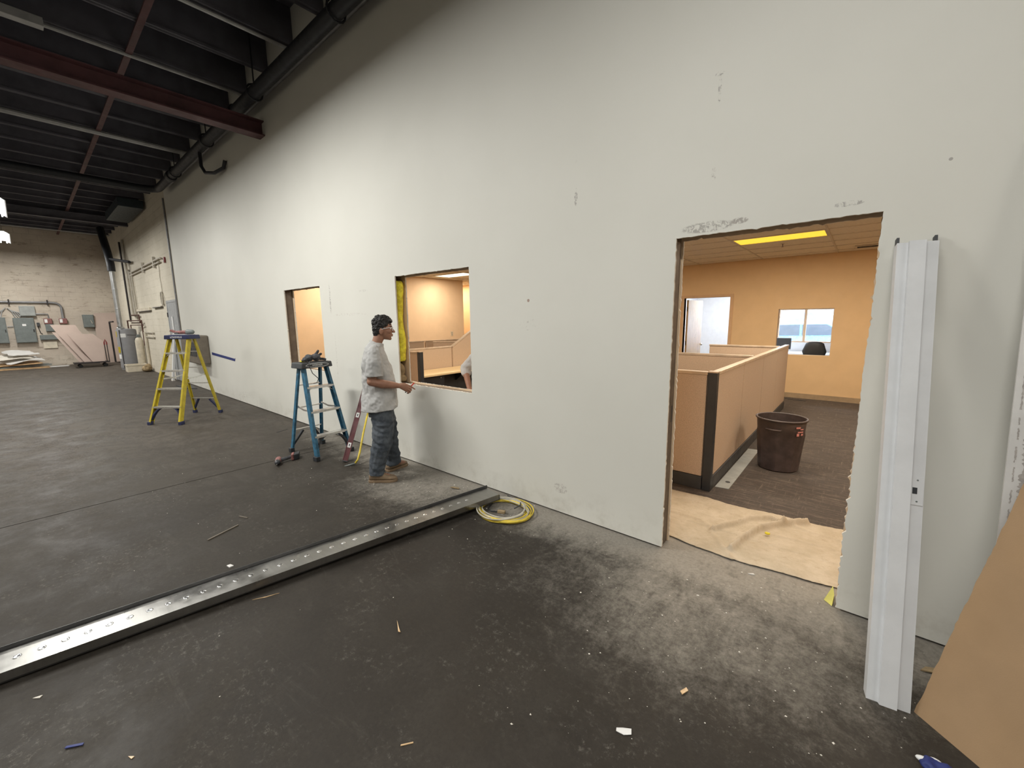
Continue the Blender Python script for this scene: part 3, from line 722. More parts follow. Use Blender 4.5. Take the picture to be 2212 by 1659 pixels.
# ================================================================== FAR END: water heater corner
HX, HY = -20.85, -0.36
t = thing('water_heater', 'tall grey cylindrical water heater in the far corner', 'water heater', (HX, HY, 0))
MB().lathe([(0.27, 0.0), (0.27, 0.05), (0.285, 0.06), (0.285, 1.42), (0.27, 1.47), (0.2, 1.495), (0.0, 1.5)], (HX, HY, 0.0), 32).build('tank', M_HEATER, t, smooth='auto')
for (z, h, m, a) in ((0.62, 0.22, M_YEL, -0.95), (0.40, 0.16, M_WHITE, -0.95), (1.18, 0.14, M_WHITE, -0.15), (1.2, 0.2, M_YEL, -1.2)):
    ang = -0.35+a; mb = MB(); rr = 0.287; w = 0.28
    pts = [(HX+rr*math.cos(ang+w*(k/5-.5)*2), HY+rr*math.sin(ang+w*(k/5-.5)*2)) for k in range(6)]
    mb.add([(x, y, z) for x, y in pts]+[(x, y, z+h) for x, y in pts], [(k, k+1, k+7, k+6) for k in range(5)]); mb.build('sticker', m, t)
MB().lathe([(0.12, 0), (0.12, 0.05), (0.075, 0.09)], (HX-0.06, HY-0.13, 1.475), 16).build('draft_hood', M_GALV, t, smooth='auto')
MB().tube([(HX+0.2, HY-0.212, 0.06), (HX+0.2, HY-0.214, 1.45)], 0.012, 6).build('strap', M_DARKIRON, t)
FPX, FPY = HX-0.06, HY-0.13
t = thing('flue_pipe', 'galvanized flue pipe rising from the water heater to the roof', 'flue pipe', (FPX, FPY, 1.59))
MB().tube([(FPX, FPY, 1.56), (FPX, FPY, 3.55)], 0.075, 14).build('lower_pipe', M_GALV, t, smooth='auto')
MB().tube([(FPX, FPY, 3.55), (FPX, FPY, 3.8), (FPX-0.25, FPY, 4.2), (FPX-0.72, FPY-0.02, 4.85), (FPX-0.95, FPY-0.02, 5.16)], 0.115, 12).build('upper_pipe', M_BLKPIPE, t, smooth='auto')
MB().tube([(FPX-0.05, FPY, 3.98), (FPX+0.95, -0.10, 3.82)], 0.05, 8).build('brace', M_BLKPIPE, t)
for z in (2.2, 2.9): MB().lathe([(0.078, 0), (0.08, 0.02), (0.078, 0.04)], (FPX, FPY, z), 14).build('seam', M_GALV, t)
# pipes
run('gas_pipe', 'black iron gas pipe bending down beside the water heater', 'pipe', [(-20.6, -0.70, 1.75)]+elbow((-20.6, -0.7, 1.75), (-21.55, -0.70, 1.75), (-21.55, -0.7, 0), 0.06)+[(-21.55, -0.70, 0.25), (-21.55, -0.5, 0.22), (-21.2, -0.45, 0.22)], 0.028, M_DARKIRON)
PG = 'painted pipes on the block wall'
for k, (x, z0, z1, r, lab) in enumerate([(-21.95, 1.75, 4.75, 0.03, 'leftmost thin pipe rising on the block wall behind the flue'), (-21.25, 1.95, 4.75, 0.035, 'pipe rising to the roof on the block wall, second from the corner'), (-20.65, 1.85, 3.55, 0.045, 'thick painted pipe on the block wall right of the flue'), (-20.3, 2.2, 3.5, 0.025, 'short painted pipe on the block wall ending at a pale box')]):
    run('wall_pipe', lab, 'pipe', [(x, -0.045, z0), (x, -0.045, z1)], r, M_PIPE if k else M_DARKIRON, group=PG)
t = thing('wall_pipe_run', 'pair of painted conduits clamped high on the block wall', 'conduit', (-18, -0.05, 3.5))
for dz, x0 in ((0.0, -15.5), (-0.10, -15.6)):
    MB().tube([(-20.7, -0.045, 3.50+dz), (x0, -0.045, 3.52+dz)]+([(x0+0.1, -0.045, 3.48+dz)] if dz == 0 else []), 0.025, 8).build('conduit', M_PIPE, t, smooth='auto')
for x in (-20.9, -18.18, -16.42): MB().box(x-0.05, x+0.05, -0.07, -0.012, 3.32, 3.64).build('clamp', M_PIPE, t)
t = thing('copper_lines', 'dark copper water lines bending around the heater top', 'pipe', (-20.2, -0.2, 1.5))
MB().tube([(-20.9, -0.15, 1.98), (-20.0, -0.06, 1.98), (-19.9, -0.06, 1.70), (-20.6, -0.2, 1.70)], 0.022, 8).build('upper_line', M_COPPER, t)
MB().tube([(-20.7, -0.3, 1.5), (-20.7, -0.3, 1.78), (-19.5, -0.08, 1.78), (-19.5, -0.08, 0.9)], 0.022, 8).build('right_line', M_COPPER, t)
MB().tube([(-20.75, -0.22, 1.5), (-20.75, -0.22, 1.62), (-19.6, -0.07, 1.62), (-19.35, -0.07, 1.62)], 0.016, 8).build('lower_line', M_COPPER, t)
t = thing('softener_tank', 'slim white tank standing beside the grey water heater', 'tank', (-20.12, -0.14, 0))
MB().lathe([(0.10, 0), (0.115, 0.03), (0.115, 1.05), (0.09, 1.14), (0.04, 1.18)], (-20.12, -0.14, 0.0), 20).build('shell', M_CREAM, t, smooth='auto')
MB().lathe([(0.05, 1.18), (0.06, 1.2), (0.06, 1.27), (0.03, 1.29)], (-20.12, -0.14, 0), 12).build('valve', M_GREYBOX, t, smooth='auto')
MB().tube([(-20.12, -0.14, 1.25), (-20.30, -0.42, 1.27)], 0.016, 8).build('hose', M_CHROME, t)
run('drain_pipe', 'white plastic drain pipe low on the block wall', 'pipe', [(-19.35, -0.05, 1.38), (-19.35, -0.05, 0.02)], 0.045, M_CREAM)
# cream catch tub on the floor
t = thing('floor_tub', 'low cream tub on the floor before the water heater', 'tub', (-19.67, -0.37, 0))
tx0, tx1, ty0, ty1 = -19.92, -19.42, -0.64, -0.10
MB().box(tx0, tx1, ty0, ty0+0.02, 0, 0.25).box(tx0, tx1, ty1-0.02, ty1, 0, 0.25).box(tx0, tx0+0.02, ty0+0.02, ty1-0.02, 0, 0.25).box(tx1-0.02, tx1, ty0+0.02, ty1-0.02, 0, 0.25).box(tx0+0.02, tx1-0.02, ty0+0.02, ty1-0.02, 0, 0.02).build('basin', M_CREAM, t)
MB().box(tx0-0.015, tx1+0.015, ty0-0.015, ty0+0.005, 0.215, 0.252).box(tx1-0.005, tx1+0.015, ty0+0.005, ty1+0.015, 0.215, 0.252).build('rim', M_CREAM, t)
t = thing('rag_bundle', 'crumpled tan cloth bag on the floor by the block wall', 'bag', (-19.12, -0.17, 0))
mb = MB(); mb.ell((-19.12, -0.17, 0.11), (0.2, 0.14, 0.12)); mb.ell((-19.0, -0.16, 0.18), (0.09, 0.1, 0.11)); mb.ell((-19.2, -0.2, 0.06), (0.12, 0.1, 0.06))
put('cloth', remesh(mb, 0.015, 3, lambda c: 0.02*noise.noise(c*14)), M_OLDPAPER, t)
# white shelves / signs on block wall
for x0, x1, z, lab in ((-20.3, -17.95, 2.10, 'long white shelf bracket rail on the block wall'), (-17.4, -16.15, 2.17, 'short dark edged shelf rail on the block wall near the grey door')):
    t = thing('wall_rail', lab, 'rail', ((x0+x1)/2, -0.05, z), 0)
    MB().box(x0, x1, -0.06, -0.002, z, z+0.09 if x0 < -18 else z+0.03).build('rail', M_CREAM if x0 < -18 else M_PIPE, t)
    MB().box(x0, x1, -0.065, -0.002, z-0.018, z).build('lower_edge', M_DARKIRON, t)
t = thing('wall_bracket', 'pale metal strut frame on the wall by the heater', 'bracket', (-18.8, -0.05, 1.2))
for z in (1.2, 1.35): MB().box(-19.3, -18.0, -0.05, -0.002, z, z+0.03).build('strut', M_PIPE, t)
for x in (-19.0, -18.02): MB().box(x-0.015, x+0.015, -0.056, -0.05, 1.16, 1.42).build('strut_end', M_PIPE, t)
# cable drop with coil
t = thing('hanging_cable', 'pale cable hanging on the block wall with a coil at its end', 'cable', (-16.0, -0.03, 2.2))
MB().tube([(-15.95+0.03*math.sin(k), -0.02, 3.4-k*0.085) for k in range(11)], 0.010, 6).build('cable', M_PIPE, t, smooth=True)
for k in range(3): MB().tube([(-16.0+(0.10+0.02*k)*math.cos(a), -0.02-0.012*k, 2.40+(0.17+0.015*k)*math.sin(a)) for a in [2*pi*i/16 for i in range(16)]], 0.009, 6, True).build('loop', M_PIPE, t, smooth=True)
# fire alarm strobe
t = thing('fire_alarm', 'small red fire alarm strobe high beside the grey door', 'alarm', (-15.1, -0.03, 3.34))
MB().box(-15.16, -15.04, -0.04, -0.002, 3.35, 3.50).build('body', M_REDP, t, bevel=0.006)
MB().box(-15.13, -15.07, -0.055, -0.04, 3.37, 3.42).build('lens', M_WHITE, t, bevel=0.005)
# grey steel door with frame in the block wall
t = bpy.data.objects.new('door_2', None); COL.objects.link(t); t.location = (-15.0, 0, 0); tag(t, 'grey steel exit door in the block wall behind the yellow ladder', 'door', kind='structure')
MB().box(-15.60, -15.54, -0.03, 0.0, 0, 2.32).box(-14.50, -14.44, -0.03, 0.0, 0, 2.32).box(-15.54, -14.50, -0.03, 0.0, 2.26, 2.32).build('door_frame', M_DOORG, t)
lf = MB().box(-15.535, -14.505, -0.022, -0.001, 0.012, 2.255).build('door_leaf', M_DOORG, t)
MB().tube([(-14.62, -0.025, 1.02), (-14.62, -0.07, 1.02), (-14.75, -0.07, 1.02)], 0.012, 8).build('door_handle', M_CHROME, lf)
MB().box(-15.58, -15.54, -0.045, -0.03, 1.85, 1.98).build('hinge', M_DARKIRON, t)
o = MB().box(-15.10, -14.99, -0.045, -0.024, 1.32, 1.86).box(-15.09, -15.0, -0.06, -0.045, 1.36, 1.4).build('door_bar', M_WHITE); tag(o, 'white vertical bar fixed to the grey steel door', 'door bar')
t = thing('white_post', 'leaning white painted post beside the grey door', 'post', (-15.3, -0.15, 0))
MB().bar((-15.35, -0.16, 0.0), (-15.12, -0.03, 1.30), 0.12, 0.05, (1, 0, 0)).build('board', M_WHITE, t, bevel=0.004)
MB().bar((-15.35, -0.155, 0.0), (-15.345, -0.152, 0.03), 0.14, 0.07, (1, 0, 0)).build('foot', M_CORE, t)
# brown wall unit
t = thing('wall_heater', 'brown wall mounted air unit with two dark louvres', 'air unit', (-12.6, -0.15, 0.70))
MB().box(-13.35, -11.85, -0.24, -0.002, 0.70, 1.38).build('cabinet', M_UNIT, t, bevel=0.03)
for x in (-12.75, -12.33):
    g = MB().box(x, x+0.36, -0.246, -0.24, 0.88, 1.22).build('louvre', M_BLK, t)
    for k in range(6): MB().box(x+0.01, x+0.35, -0.252, -0.246, 0.90+k*0.055, 0.912+k*0.055).build('slat', M_DKGREY, g)
o = MB().prism([(-11.72, 0.985), (-11.72, 0.925), (-10.1, 0.86), (-10.06, 0.93), (-10.1, 0.915)], (0, -0.003, 0), (1,0,0), (0,0,1), (0, 0.0025, 0)).build('tape_strip', M_TAPE); tag(o, 'long strip of blue tape on the white wall right of the unit', 'tape')
t = thing('floor_mat_scrap', 'small dark scrap lying along the wall base beyond the ladder', 'scrap', (-13.4, -0.2, 0))
MB().prism([(-14.0, -0.35), (-13.2, -0.3), (-12.9, -0.12), (-13.6, -0.1)], (0, 0, 0.0), (1,0,0), (0,1,0), (0, 0, 0.02)).build('scrap', M_DKGREY, t)

# ================================================================== FAR WALL: electrical gear (x = -25.42)
FX = -25.42
def ebox(name, label, y0, y1, z0, z1, dep, m, cat='electrical box', lip=0.015, grp='grey electrical boxes on the far wall'):
    t = thing(name, label, cat, (FX, (y0+y1)/2, z0), 0, grp)
    MB().box(FX+0.002, FX+dep-0.02, y0, y1, z0, z1).build('body', m, t)
    dr = MB().box(FX+dep-0.02, FX+dep, y0+lip, y1-lip, z0+lip, z1-lip).build('cover', m, t, bevel=0.006)
    return t, dr
t, d = ebox('breaker_panel', 'tall grey breaker panel with a small white label on its door', -3.04, -2.50, 0.98, 1.95, 0.20, M_GREYBOX)
MB().box(FX+0.20, FX+0.204, -2.82, -2.72, 1.63, 1.71).build('label', M_WHITE, d); MB().box(FX+0.20, FX+0.225, -2.56, -2.53, 1.4, 1.5).build('latch', M_DARKIRON, d)
t, d = ebox('breaker_panel', 'grey breaker panel cut by the left edge of the view', -3.72, -3.22, 0.98, 1.97, 0.20, M_GREYBOX)
MB().box(FX+0.20, FX+0.225, -3.27, -3.25, 1.4, 1.5).build('latch', M_DARKIRON, d)
ebox('gutter_box', 'light grey wiring box mounted above the labelled breaker panel', -2.83, -2.42, 2.02, 2.41, 0.18, M_LGREYBOX)
ebox('meter_socket', 'small grey box under the left electric meter', -2.22, -2.0, 1.40, 1.695, 0.14, M_GREYBOX)
ebox('wiring_trough', 'long low grey wiring trough behind the leaning sheets', -2.42, -1.6, 1.06, 1.26, 0.14, M_GREYBOX)
t, d = ebox('disconnect_switch', 'square grey disconnect switch beside the upright pink sheet', -1.13, -0.80, 1.54, 2.07, 0.2, M_GREYBOX)
MB().bar((FX+0.21, -0.90, 1.85), (FX+0.23, -0.86, 1.70), 0.05, 0.03).build('lever', M_CHROME, d)
for y0, lab in ((-2.24, 'left of the two reddish electric meters'), (-1.82, 'right of the two reddish electric meters, below the conduit bend')):
    t = thing('electric_meter', lab, 'meter', (FX, y0+0.11, 1.70), 0, 'electric meters')
    MB().box(FX+0.002, FX+0.14, y0, y0+0.23, 1.70, 1.92).build('case', M_DRED, t, bevel=0.02)
    MB().box(FX+0.14, FX+0.146, y0+0.02, y0+0.10, 1.75, 1.89).build('face', M_WHITE, t)
t = thing('main_conduit', 'thick grey conduit across the far wall bending down to a meter', 'conduit', (FX, -2.4, 2.5))
MB().tube([(FX+0.08, -6.0, 2.56), (FX+0.08, -2.0, 2.56)]+elbow((FX+0.08, -2.0, 2.56), (FX+0.08, -1.69, 2.54), (FX+0.08, -1.69, 1.9), 0.22)+[(FX+0.08, -1.69, 1.92)], 0.04, 10).build('pipe', M_CONDUIT, t, smooth='auto')
for y in (-3.05, -2.05): MB().box(FX+0.002, FX+0.13, y-0.02, y+0.02, 2.46, 2.66).build('clamp', M_DARKIRON, t)
t = thing('meter_conduit', 'thin conduit from the wiring box to the left meter', 'conduit', (FX, -2.2, 2.1))
MB().tube([(FX+0.06, -2.42, 2.10), (FX+0.06, -2.10, 2.10), (FX+0.06, -2.09, 1.92)], 0.022, 8).build('pipe', M_CONDUIT, t)
for sg, n_, lab in ((1, 5, 'fan of bent conduits entering the labelled breaker panel'), (-1, 4, 'fan of bent conduits entering the panel at the left edge')):
    t = thing('conduit_bundle', lab, 'conduit', (FX+0.06, -3.14+sg*0.15, 1.97))
    for k in range(n_):
        MB().tube([(FX+0.06, -3.14+sg*(0.02+0.02*k), 2.34-0.035*k), (FX+0.06, -3.14+sg*(0.12+0.05*k), 2.20-0.01*k), (FX+0.06, -3.14+sg*(0.18+0.07*k), 1.975)], 0.016, 6).build('conduit', M_LCONDUIT, t)
for (y0, y1, z) in ((-3.2, -3.05, 1.6), (-3.2, -3.1, 1.72)):
    pass
o = MB().tube([(FX+0.05, -3.2, 1.62), (FX+0.05, -3.06, 1.62)], 0.015, 6).build('link_conduit', M_CONDUIT); tag(o, 'short conduit joining the two tall breaker panels', 'conduit')
t = thing('side_switch', 'small dark switch on the wall right of the labelled panel', 'switch', (FX, -2.4, 1.6)); MB().box(FX+0.002, FX+0.1, -2.44, -2.36, 1.62, 1.76).build('body', M_DKGREY, t); MB().tube([(FX+0.04, -2.42, 1.62), (FX+0.04, -2.38, 1.35), (FX+0.04, -2.33, 1.3)], 0.012, 6).build('wire', M_DARKIRON, t)
# upright pink sheet leaning against the far wall
def board(name, label, poly, o, au, av, th, m, parent=None, group=None, cat='board'):
    ob = MB().prism(poly, o, au, av, th).build(name, m, parent)
    return tag(ob, label, cat, group) if parent is None else ob
board('gypsum_sheet', 'upright pinkish gypsum sheet leaning on the far wall by the heater', [(-0.78, 0.0), (0.0, 0.0), (0.02, 2.17), (-0.72, 2.15)], (FX+0.30, -0.06, 0.0), (0, 1, 0), Vector((-0.115, 0, 0.993)), (0.014, 0, 0.0016), M_PINK, cat='gypsum sheet')
# cart with leaning cut sheets
t = thing('drywall_cart', 'low flat sheet cart with casters under the leaning gypsum sheets', 'cart', (-23.2, -1.2, 0))
MB().box(-23.55, -22.95, -1.72, -0.72, 0.16, 0.20).build('deck', M_DARKIRON, t)
for x in (-23.45, -23.05):
    for y in (-1.55, -0.85):
        w = MB().lathe([(0.03, -0.02), (0.065, -0.02), (0.065, 0.02), (0.03, 0.02)], (x, y, 0.065), 14, (1, 0, 0)).build('caster', M_TYRE, t)
        MB().box(x-0.03, x+0.03, y-0.015, y+0.015, 0.10, 0.16).build('fork', M_DARKIRON, w)
for y in (-0.80, -0.73): MB().tube([(-23.0, y, 0.2), (-23.05, y+0.0, 0.90)], 0.014, 8).build('handle_bar', M_DARKIRON, t)
MB().tube([(-23.05, -0.80, 0.86), (-23.05, -0.80, 0.95), (-23.05, -0.765, 1.06), (-23.05, -0.73, 0.95), (-23.05, -0.73, 0.86)], 0.022, 8).build('handle_grip', M_REDP, t)
LEAN = Vector((-0.16, 0, 0.987))
def csheet(label, poly, x):
    board('gypsum_offcut', label, poly, (x, 0, 0.203), (0, 1, 0), LEAN, (0.013, 0, 0.002), M_PINK, group='gypsum sheets on the cart', cat='gypsum sheet')
csheet('rearmost tall gypsum offcut on the cart, its top corner highest', [(-1.50, 0.0), (-1.1, 0.0), (-1.34, 1.15), (-1.40, 1.27), (-1.47, 1.46), (-2.14, 1.48)], -23.48)
csheet('narrow gypsum offcut on the cart with the lowest left corner', [(-1.55, 0.0), (-1.25, 0.0), (-1.80, 1.16), (-2.13, 1.2)], -23.38)
csheet('broken gypsum strip between the sheets on the cart', [(-1.42, 0.0), (-1.2, 0.0), (-1.75, 0.85), (-1.93, 1.13), (-2.0, 1.15)], -23.29)
csheet('front broad pinkish gypsum sheet on the cart with a broken top edge', [(-1.20, 0.0), (-0.84, 0.0), (-0.80, 0.78), (-0.89, 0.90), (-0.97, 1.0), (-1.06, 1.11), (-1.25, 1.10), (-1.5, 1.14), (-1.76, 1.15)], -23.19)
# scrap pile
SP = [([(-3.9,-24.9),(-2.45,-24.9),(-2.3,-24.3),(-3.8,-24.2)], 0.0, 0.04, 0.0, M_PLY, 'dark plywood scrap at the bottom of the far pile'),
      ([(-3.7,-25.2),(-2.35,-25.1),(-2.25,-24.7),(-3.8,-24.5)], 0.045, 0.05, 0.02, M_GREYBOX, 'grey panel scrap low in the far pile'),
      ([(-3.8,-25.1),(-2.7,-25.1),(-2.5,-24.5),(-3.7,-24.5)], 0.12, 0.03, 0.05, M_PLY, 'brown plywood scrap in the middle of the far pile'),
      ([(-3.6,-25.1),(-2.6,-25.0),(-2.45,-24.6),(-3.3,-24.4)], 0.20, 0.025, 0.04, M_WSHEET, 'white board scrap in the middle of the far pile'),
      ([(-3.9,-25.1),(-2.9,-25.1),(-2.7,-24.6),(-3.6,-24.5)], 0.29, 0.02, -0.06, M_CORE, 'cream broken board near the top of the far pile'),
      ([(-3.5,-25.1),(-2.75,-25.0),(-2.55,-24.7),(-3.2,-24.5)], 0.38, 0.02, 0.10, M_WSHEET, 'white curled board on top of the far pile')]
SLOPE = [0.0, 0.03, 0.10, 0.22, 0.32, 0.36]
for i_, (poly, z, th, tilt, m, lab) in enumerate(SP):
    mb = MB(); cs_ = poly; fine_ = []
    for k in range(4):
        a_, b_ = cs_[k], cs_[(k+1) % 4]
        for e in range(5): fine_.append((a_[0]+(b_[0]-a_[0])*e/5+random.uniform(-.05, .05), a_[1]+(b_[1]-a_[1])*e/5+random.uniform(-.04, .04)))
    mb.prism(fine_, (0, 0, z), (0, 1, 0), (1, 0, 0), (0, 0, th))
    mb.v = [(x, y, zz+tilt*(y+3.2)+SLOPE[i_]*(-24.3-x)+0.05*(i_ > 2)*math.sin(y*5+i_)) for x, y, zz in mb.v]
    zmin = min(v[2] for v in mb.v)
    if zmin < 0: mb.v = [(x, y, zz-zmin) for x, y, zz in mb.v]
    o = mb.build('board_scrap', m); tag(o, lab, 'scrap board', 'scrap boards piled by the far wall')
o = MB().prism([(-2.35, -24.8), (-1.75, -24.75), (-1.8, -24.55), (-2.4, -24.5)], (0, 0, 0), (0,1,0), (1,0,0), (0,0,0.03)).build('board_scrap', M_WSHEET); tag(o, 'thin pale scrap lying right of the far pile', 'scrap board', 'scrap boards piled by the far wall')
o = MB().box(FX+0.002, FX+0.05, -2.36, -1.98, 0.72, 0.98).build('patch_board', M_CREAM); tag(o, 'small cream square board on the far wall below the trough', 'board')

# ================================================================== OFFICE FURNITURE
PH = 1.16
def panel(x0, y0, x1, y1, label, group='tan cubicle panels', h0=PH, h1=PH, base=True, post0=False, post1=False):
    """upright fabric panel from (x0,y0) to (x1,y1); h0,h1 = top heights at its two ends"""
    p, q = Vector((x0, y0, 0.006)), Vector((x1, y1, 0.006)); d = (q-p).normalized(); L = (q-p).length; n = Vector((-d.y, d.x, 0))
    t = thing('cubicle_divider', label, 'cubicle divider', (p+q)/2, 0, group)
    T = 0.055; b = 0.13 if base else 0.0
    up = Vector((0, 0, 1))
    f = MB(); f.prism([(0.006, b+0.004), (L-0.006, b+0.004), (L-0.006, h1-0.03), (0.006, h0-0.03)], p-n*T/2, d, up, n*T); f.build('fabric', M_FAB, t, bevel=0.006)
    f = MB(); f.prism([(0, h0-0.03), (L, h1-0.03), (L, h1), (0, h0)], p-n*(T/2+0.006), d, up, n*(T+0.012)); f.build('top_cap', M_CAP, t, bevel=0.004)
    if base:
        f = MB(); f.prism([(0, 0), (L, 0), (L, b), (0, b)], p-n*(T/2+0.008), d, up, n*(T+0.016)); f.build('base_raceway', M_DKGREY, t, bevel=0.004)
    for e, on in ((p, post0), (q, post1)):
        if on:
            f = MB(); f.obox(e+up*(PH/2-0.003), (0.075, 0.075, PH-0.008), d, n, up); f.build('corner_post', M_BLK, t, bevel=0.005)
    return t
yb = [1.34, 2.46, 3.66, 4.86, 6.04]
nm = ['nearest the doorway with a black corner post', 'second from the doorway along the aisle', 'third from the doorway along the aisle', 'farthest along the aisle by the tan wall']
for i in range(4):
    panel(-1.03, yb[i]+0.002, -1.03, yb[i+1]-0.002, 'tan aisle cubicle panel '+nm[i])
panel(-2.45, 1.30, -1.075, 1.30, 'tan end cubicle panel facing the doorway, left of the black post')
t = thing('panel_post', 'black corner post joining the two nearest cubicle panels', 'post', (-1.03, 1.30, 0.006)); MB().box(-1.068, -0.992, 1.262, 1.336, 0.006, PH).build('post', M_BLK, t, bevel=0.005); MB().box(-1.072, -0.988, 1.258, 1.34, PH, PH+0.012).build('cap', M_CAP, t)
panel(-2.45, 3.36, -1.075, 3.36, 'tan cross panel dividing the cubicles seen over the end panel')
panel(-2.2, 5.55, -1.075, 5.55, 'tan cross panel of the last cubicle near the far door')
# cubicle seen through the nearer window hole
panel(-6.22, 1.36, -6.22, 2.62, 'tan cubicle panel behind the pale desk seen through the window hole', base=True)
panel(-6.22, 2.64, -6.22, 3.70, 'cubicle panel with a sloping top behind the pale desk', h0=PH, h1=1.73)
panel(-6.18, 1.32, -5.53, 1.32, 'short cubicle end panel left of the pale desk', post1=False)
t = thing('panel_post', 'black post at the end of the short panel by the desk', 'post', (-5.49, 1.32, 0.006)); MB().box(-5.528, -5.456, 1.284, 1.356, 0.006, PH).build('post', M_BLK, t, bevel=0.005); MB().box(-5.532, -5.452, 1.28, 1.36, PH, PH+0.012).build('cap', M_CAP, t)
panel(-8.45, 2.3, -8.45, 3.68, 'far cubicle panel on the left before the peach wall')
panel(-8.45, 3.72, -8.45, 5.1, 'far cubicle panel on the right before the peach wall')
panel(-8.28, 3.85, -6.9, 4.75, 'far cubicle panel running diagonally behind the desk', h0=PH-0.02, h1=PH-0.02)
t = thing('cubicle_desk', 'pale laminate cubicle worktop with a dark drawer pedestal', 'desk', (-5.86, 2.45, 0.006))
MB().box(-6.18, -5.54, 1.37, 3.68, 0.72, 0.755).build('worktop', M_DESK, t, bevel=0.005)
ped = MB().box(-6.12, -5.66, 1.42, 1.95, 0.02, 0.715).build('pedestal', M_DKGREY, t)
for k in range(3): 
    dr = MB().box(-5.66, -5.64, 1.43, 1.94, 0.05+k*0.225, 0.255+k*0.225).build('drawer', M_BLK, ped, bevel=0.004)
MB().box(-5.64, -5.625, 1.84, 1.86, 0.66, 0.68).build('lock', M_CHROME, ped)
MB().box(-6.15, -6.10, 1.37, 3.68, 0.1, 0.715).build('modesty_panel', M_DKGREY, t)
MB().prism([(0, 0.72), (0.35, 0.72), (0.05, 0.5), (0, 0.5)], (-6.12, 2.6, 0.0), (1, 0, 0), (0, 0, 1), (0, 0.02, 0)).build('bracket', M_BLK, t)
t = thing('wall_outlet', 'small ivory power outlet on the peach side wall', 'outlet', (OX0, 5.56, 1.21))
MB().box(OX0+0.001, OX0+0.008, 5.51, 5.60, 1.20, 1.33).build('plate', M_CREAM, t, bevel=0.002)
for z in (1.23, 1.28): MB().box(OX0+0.008, OX0+0.010, 5.54, 5.57, z, z+0.025).build('socket', M_BASE, t)
# back room: desk, chair, monitor
t = thing('back_desk', 'desk edge under the daylight window in the back room', 'desk', (-1.1, 9.9, 0.006))
MB().box(-2.0, 0.3, 9.55, 10.40, 0.71, 0.745).build('worktop', M_WHITEP, t, bevel=0.004)
for x in (-1.98, 0.24): MB().box(x, x+0.04, 9.6, 10.38, 0.006, 0.71).build('side_panel', M_DKGREY, t)
MB().box(-1.9, 0.2, 10.3, 10.34, 0.2, 0.71).build('modesty_panel', M_DKGREY, t)
t = thing('office_chair', 'black rounded office chair back below the daylight window', 'chair', (-0.83, 8.9, 0.006))
def chair():
    cx, cy = -0.83, 8.9
    b = MB(); rings = []
    for i in range(9):
        u = -1+2*i/8; h = 0.24*(1-abs(u)**4)**0.5*0.9+0.02; yy = cy-0.02*(1-u*u)
        rings.append([Vector((cx+u*0.225, yy+0.03*math.cos(a), 0.86+h*math.sin(a)*0.95)) for a in [2*pi*k/16 for k in range(16)]])
    b.loft(rings).build('backrest', M_BLK, t, smooth=True)
    MB().ell((cx, cy+0.26, 0.48), (0.24, 0.24, 0.05)).build('seat', M_BLK, t, smooth=True)
    MB().bar((cx, cy+0.05, 0.80), (cx, cy+0.16, 0.46), 0.06, 0.015).build('back_bar', M_BLK, t)
    MB().tube([(cx, cy+0.26, 0.10), (cx, cy+0.26, 0.45)], 0.025, 10).build('column', M_BLK, t)
    for k in range(5):
        a = 2*pi*k/5; e = (cx+0.28*math.cos(a), cy+0.26+0.28*math.sin(a), 0.08)
        MB().bar((cx, cy+0.26, 0.11), e, 0.04, 0.03).build('leg', M_BLK, t)
        MB().ell((e[0], e[1], 0.034), (0.027, 0.027, 0.027)).build('caster', M_BLK, t)
chair()
t = thing('monitor', 'dark monitor on the back desk at the left of the pass window', 'monitor', (-1.62, 9.75, 0.745))
MB().box(-1.92, -1.38, 9.72, 9.76, 0.84, 1.12).build('screen', M_DKGREY, t, bevel=0.006)
MB().box(-1.92, -1.38, 9.76, 9.775, 0.83, 1.13).build('bezel', M_WHITE, t)
MB().box(-1.68, -1.62, 9.74, 9.78, 0.75, 0.86).box(-1.75, -1.55, 9.68, 9.84, 0.745, 0.755).build('stand', M_DKGREY, t)

# ---- trash bin
t = thing('trash_bin', 'dark brown round plastic trash bin on the office carpet', 'trash bin', (-0.60, 2.44, 0.006))
bx, by, bz = -0.60, 2.44, 0.006
def bin_ring(r, z, k=0.012):
    return [Vector((bx+(r+(k if (i % 6) < 1 else 0))*math.cos(2*pi*i/48), by+(r+(k if (i % 6) < 1 else 0))*math.sin(2*pi*i/48), bz+z)) for i in range(48)]
mb = MB(); rings = [bin_ring(0.175, 0.0, 0), bin_ring(0.19, 0.012, 0.004), bin_ring(0.215, 0.40), bin_ring(0.222, 0.44, 0.0), bin_ring(0.232, 0.56, 0), bin_ring(0.226, 0.57, 0), bin_ring(0.215, 0.44, 0), bin_ring(0.184, 0.02, 0)]
mb.loft(rings).build('body', M_BIN, t, smooth='auto')
MB().tube([(bx+0.236*math.cos(a), by+0.236*math.sin(a), bz+0.566) for a in [2*pi*i/40 for i in range(40)]], 0.011, 8, True).build('rim', M_BIN, t, smooth=True)
for a0 in (-1.72, -1.72+pi):
    MB().tube([(bx+rr*math.cos(a0+da), by+rr*math.sin(a0+da), bz+zz) for rr, da, zz in ((0.222, -0.28, 0.47), (0.262, -0.26, 0.475), (0.27, 0, 0.475), (0.262, 0.26, 0.475), (0.222, 0.28, 0.47))], 0.010, 8).build('handle', M_BIN, t, smooth=True)
mb = MB(); a1 = -0.62
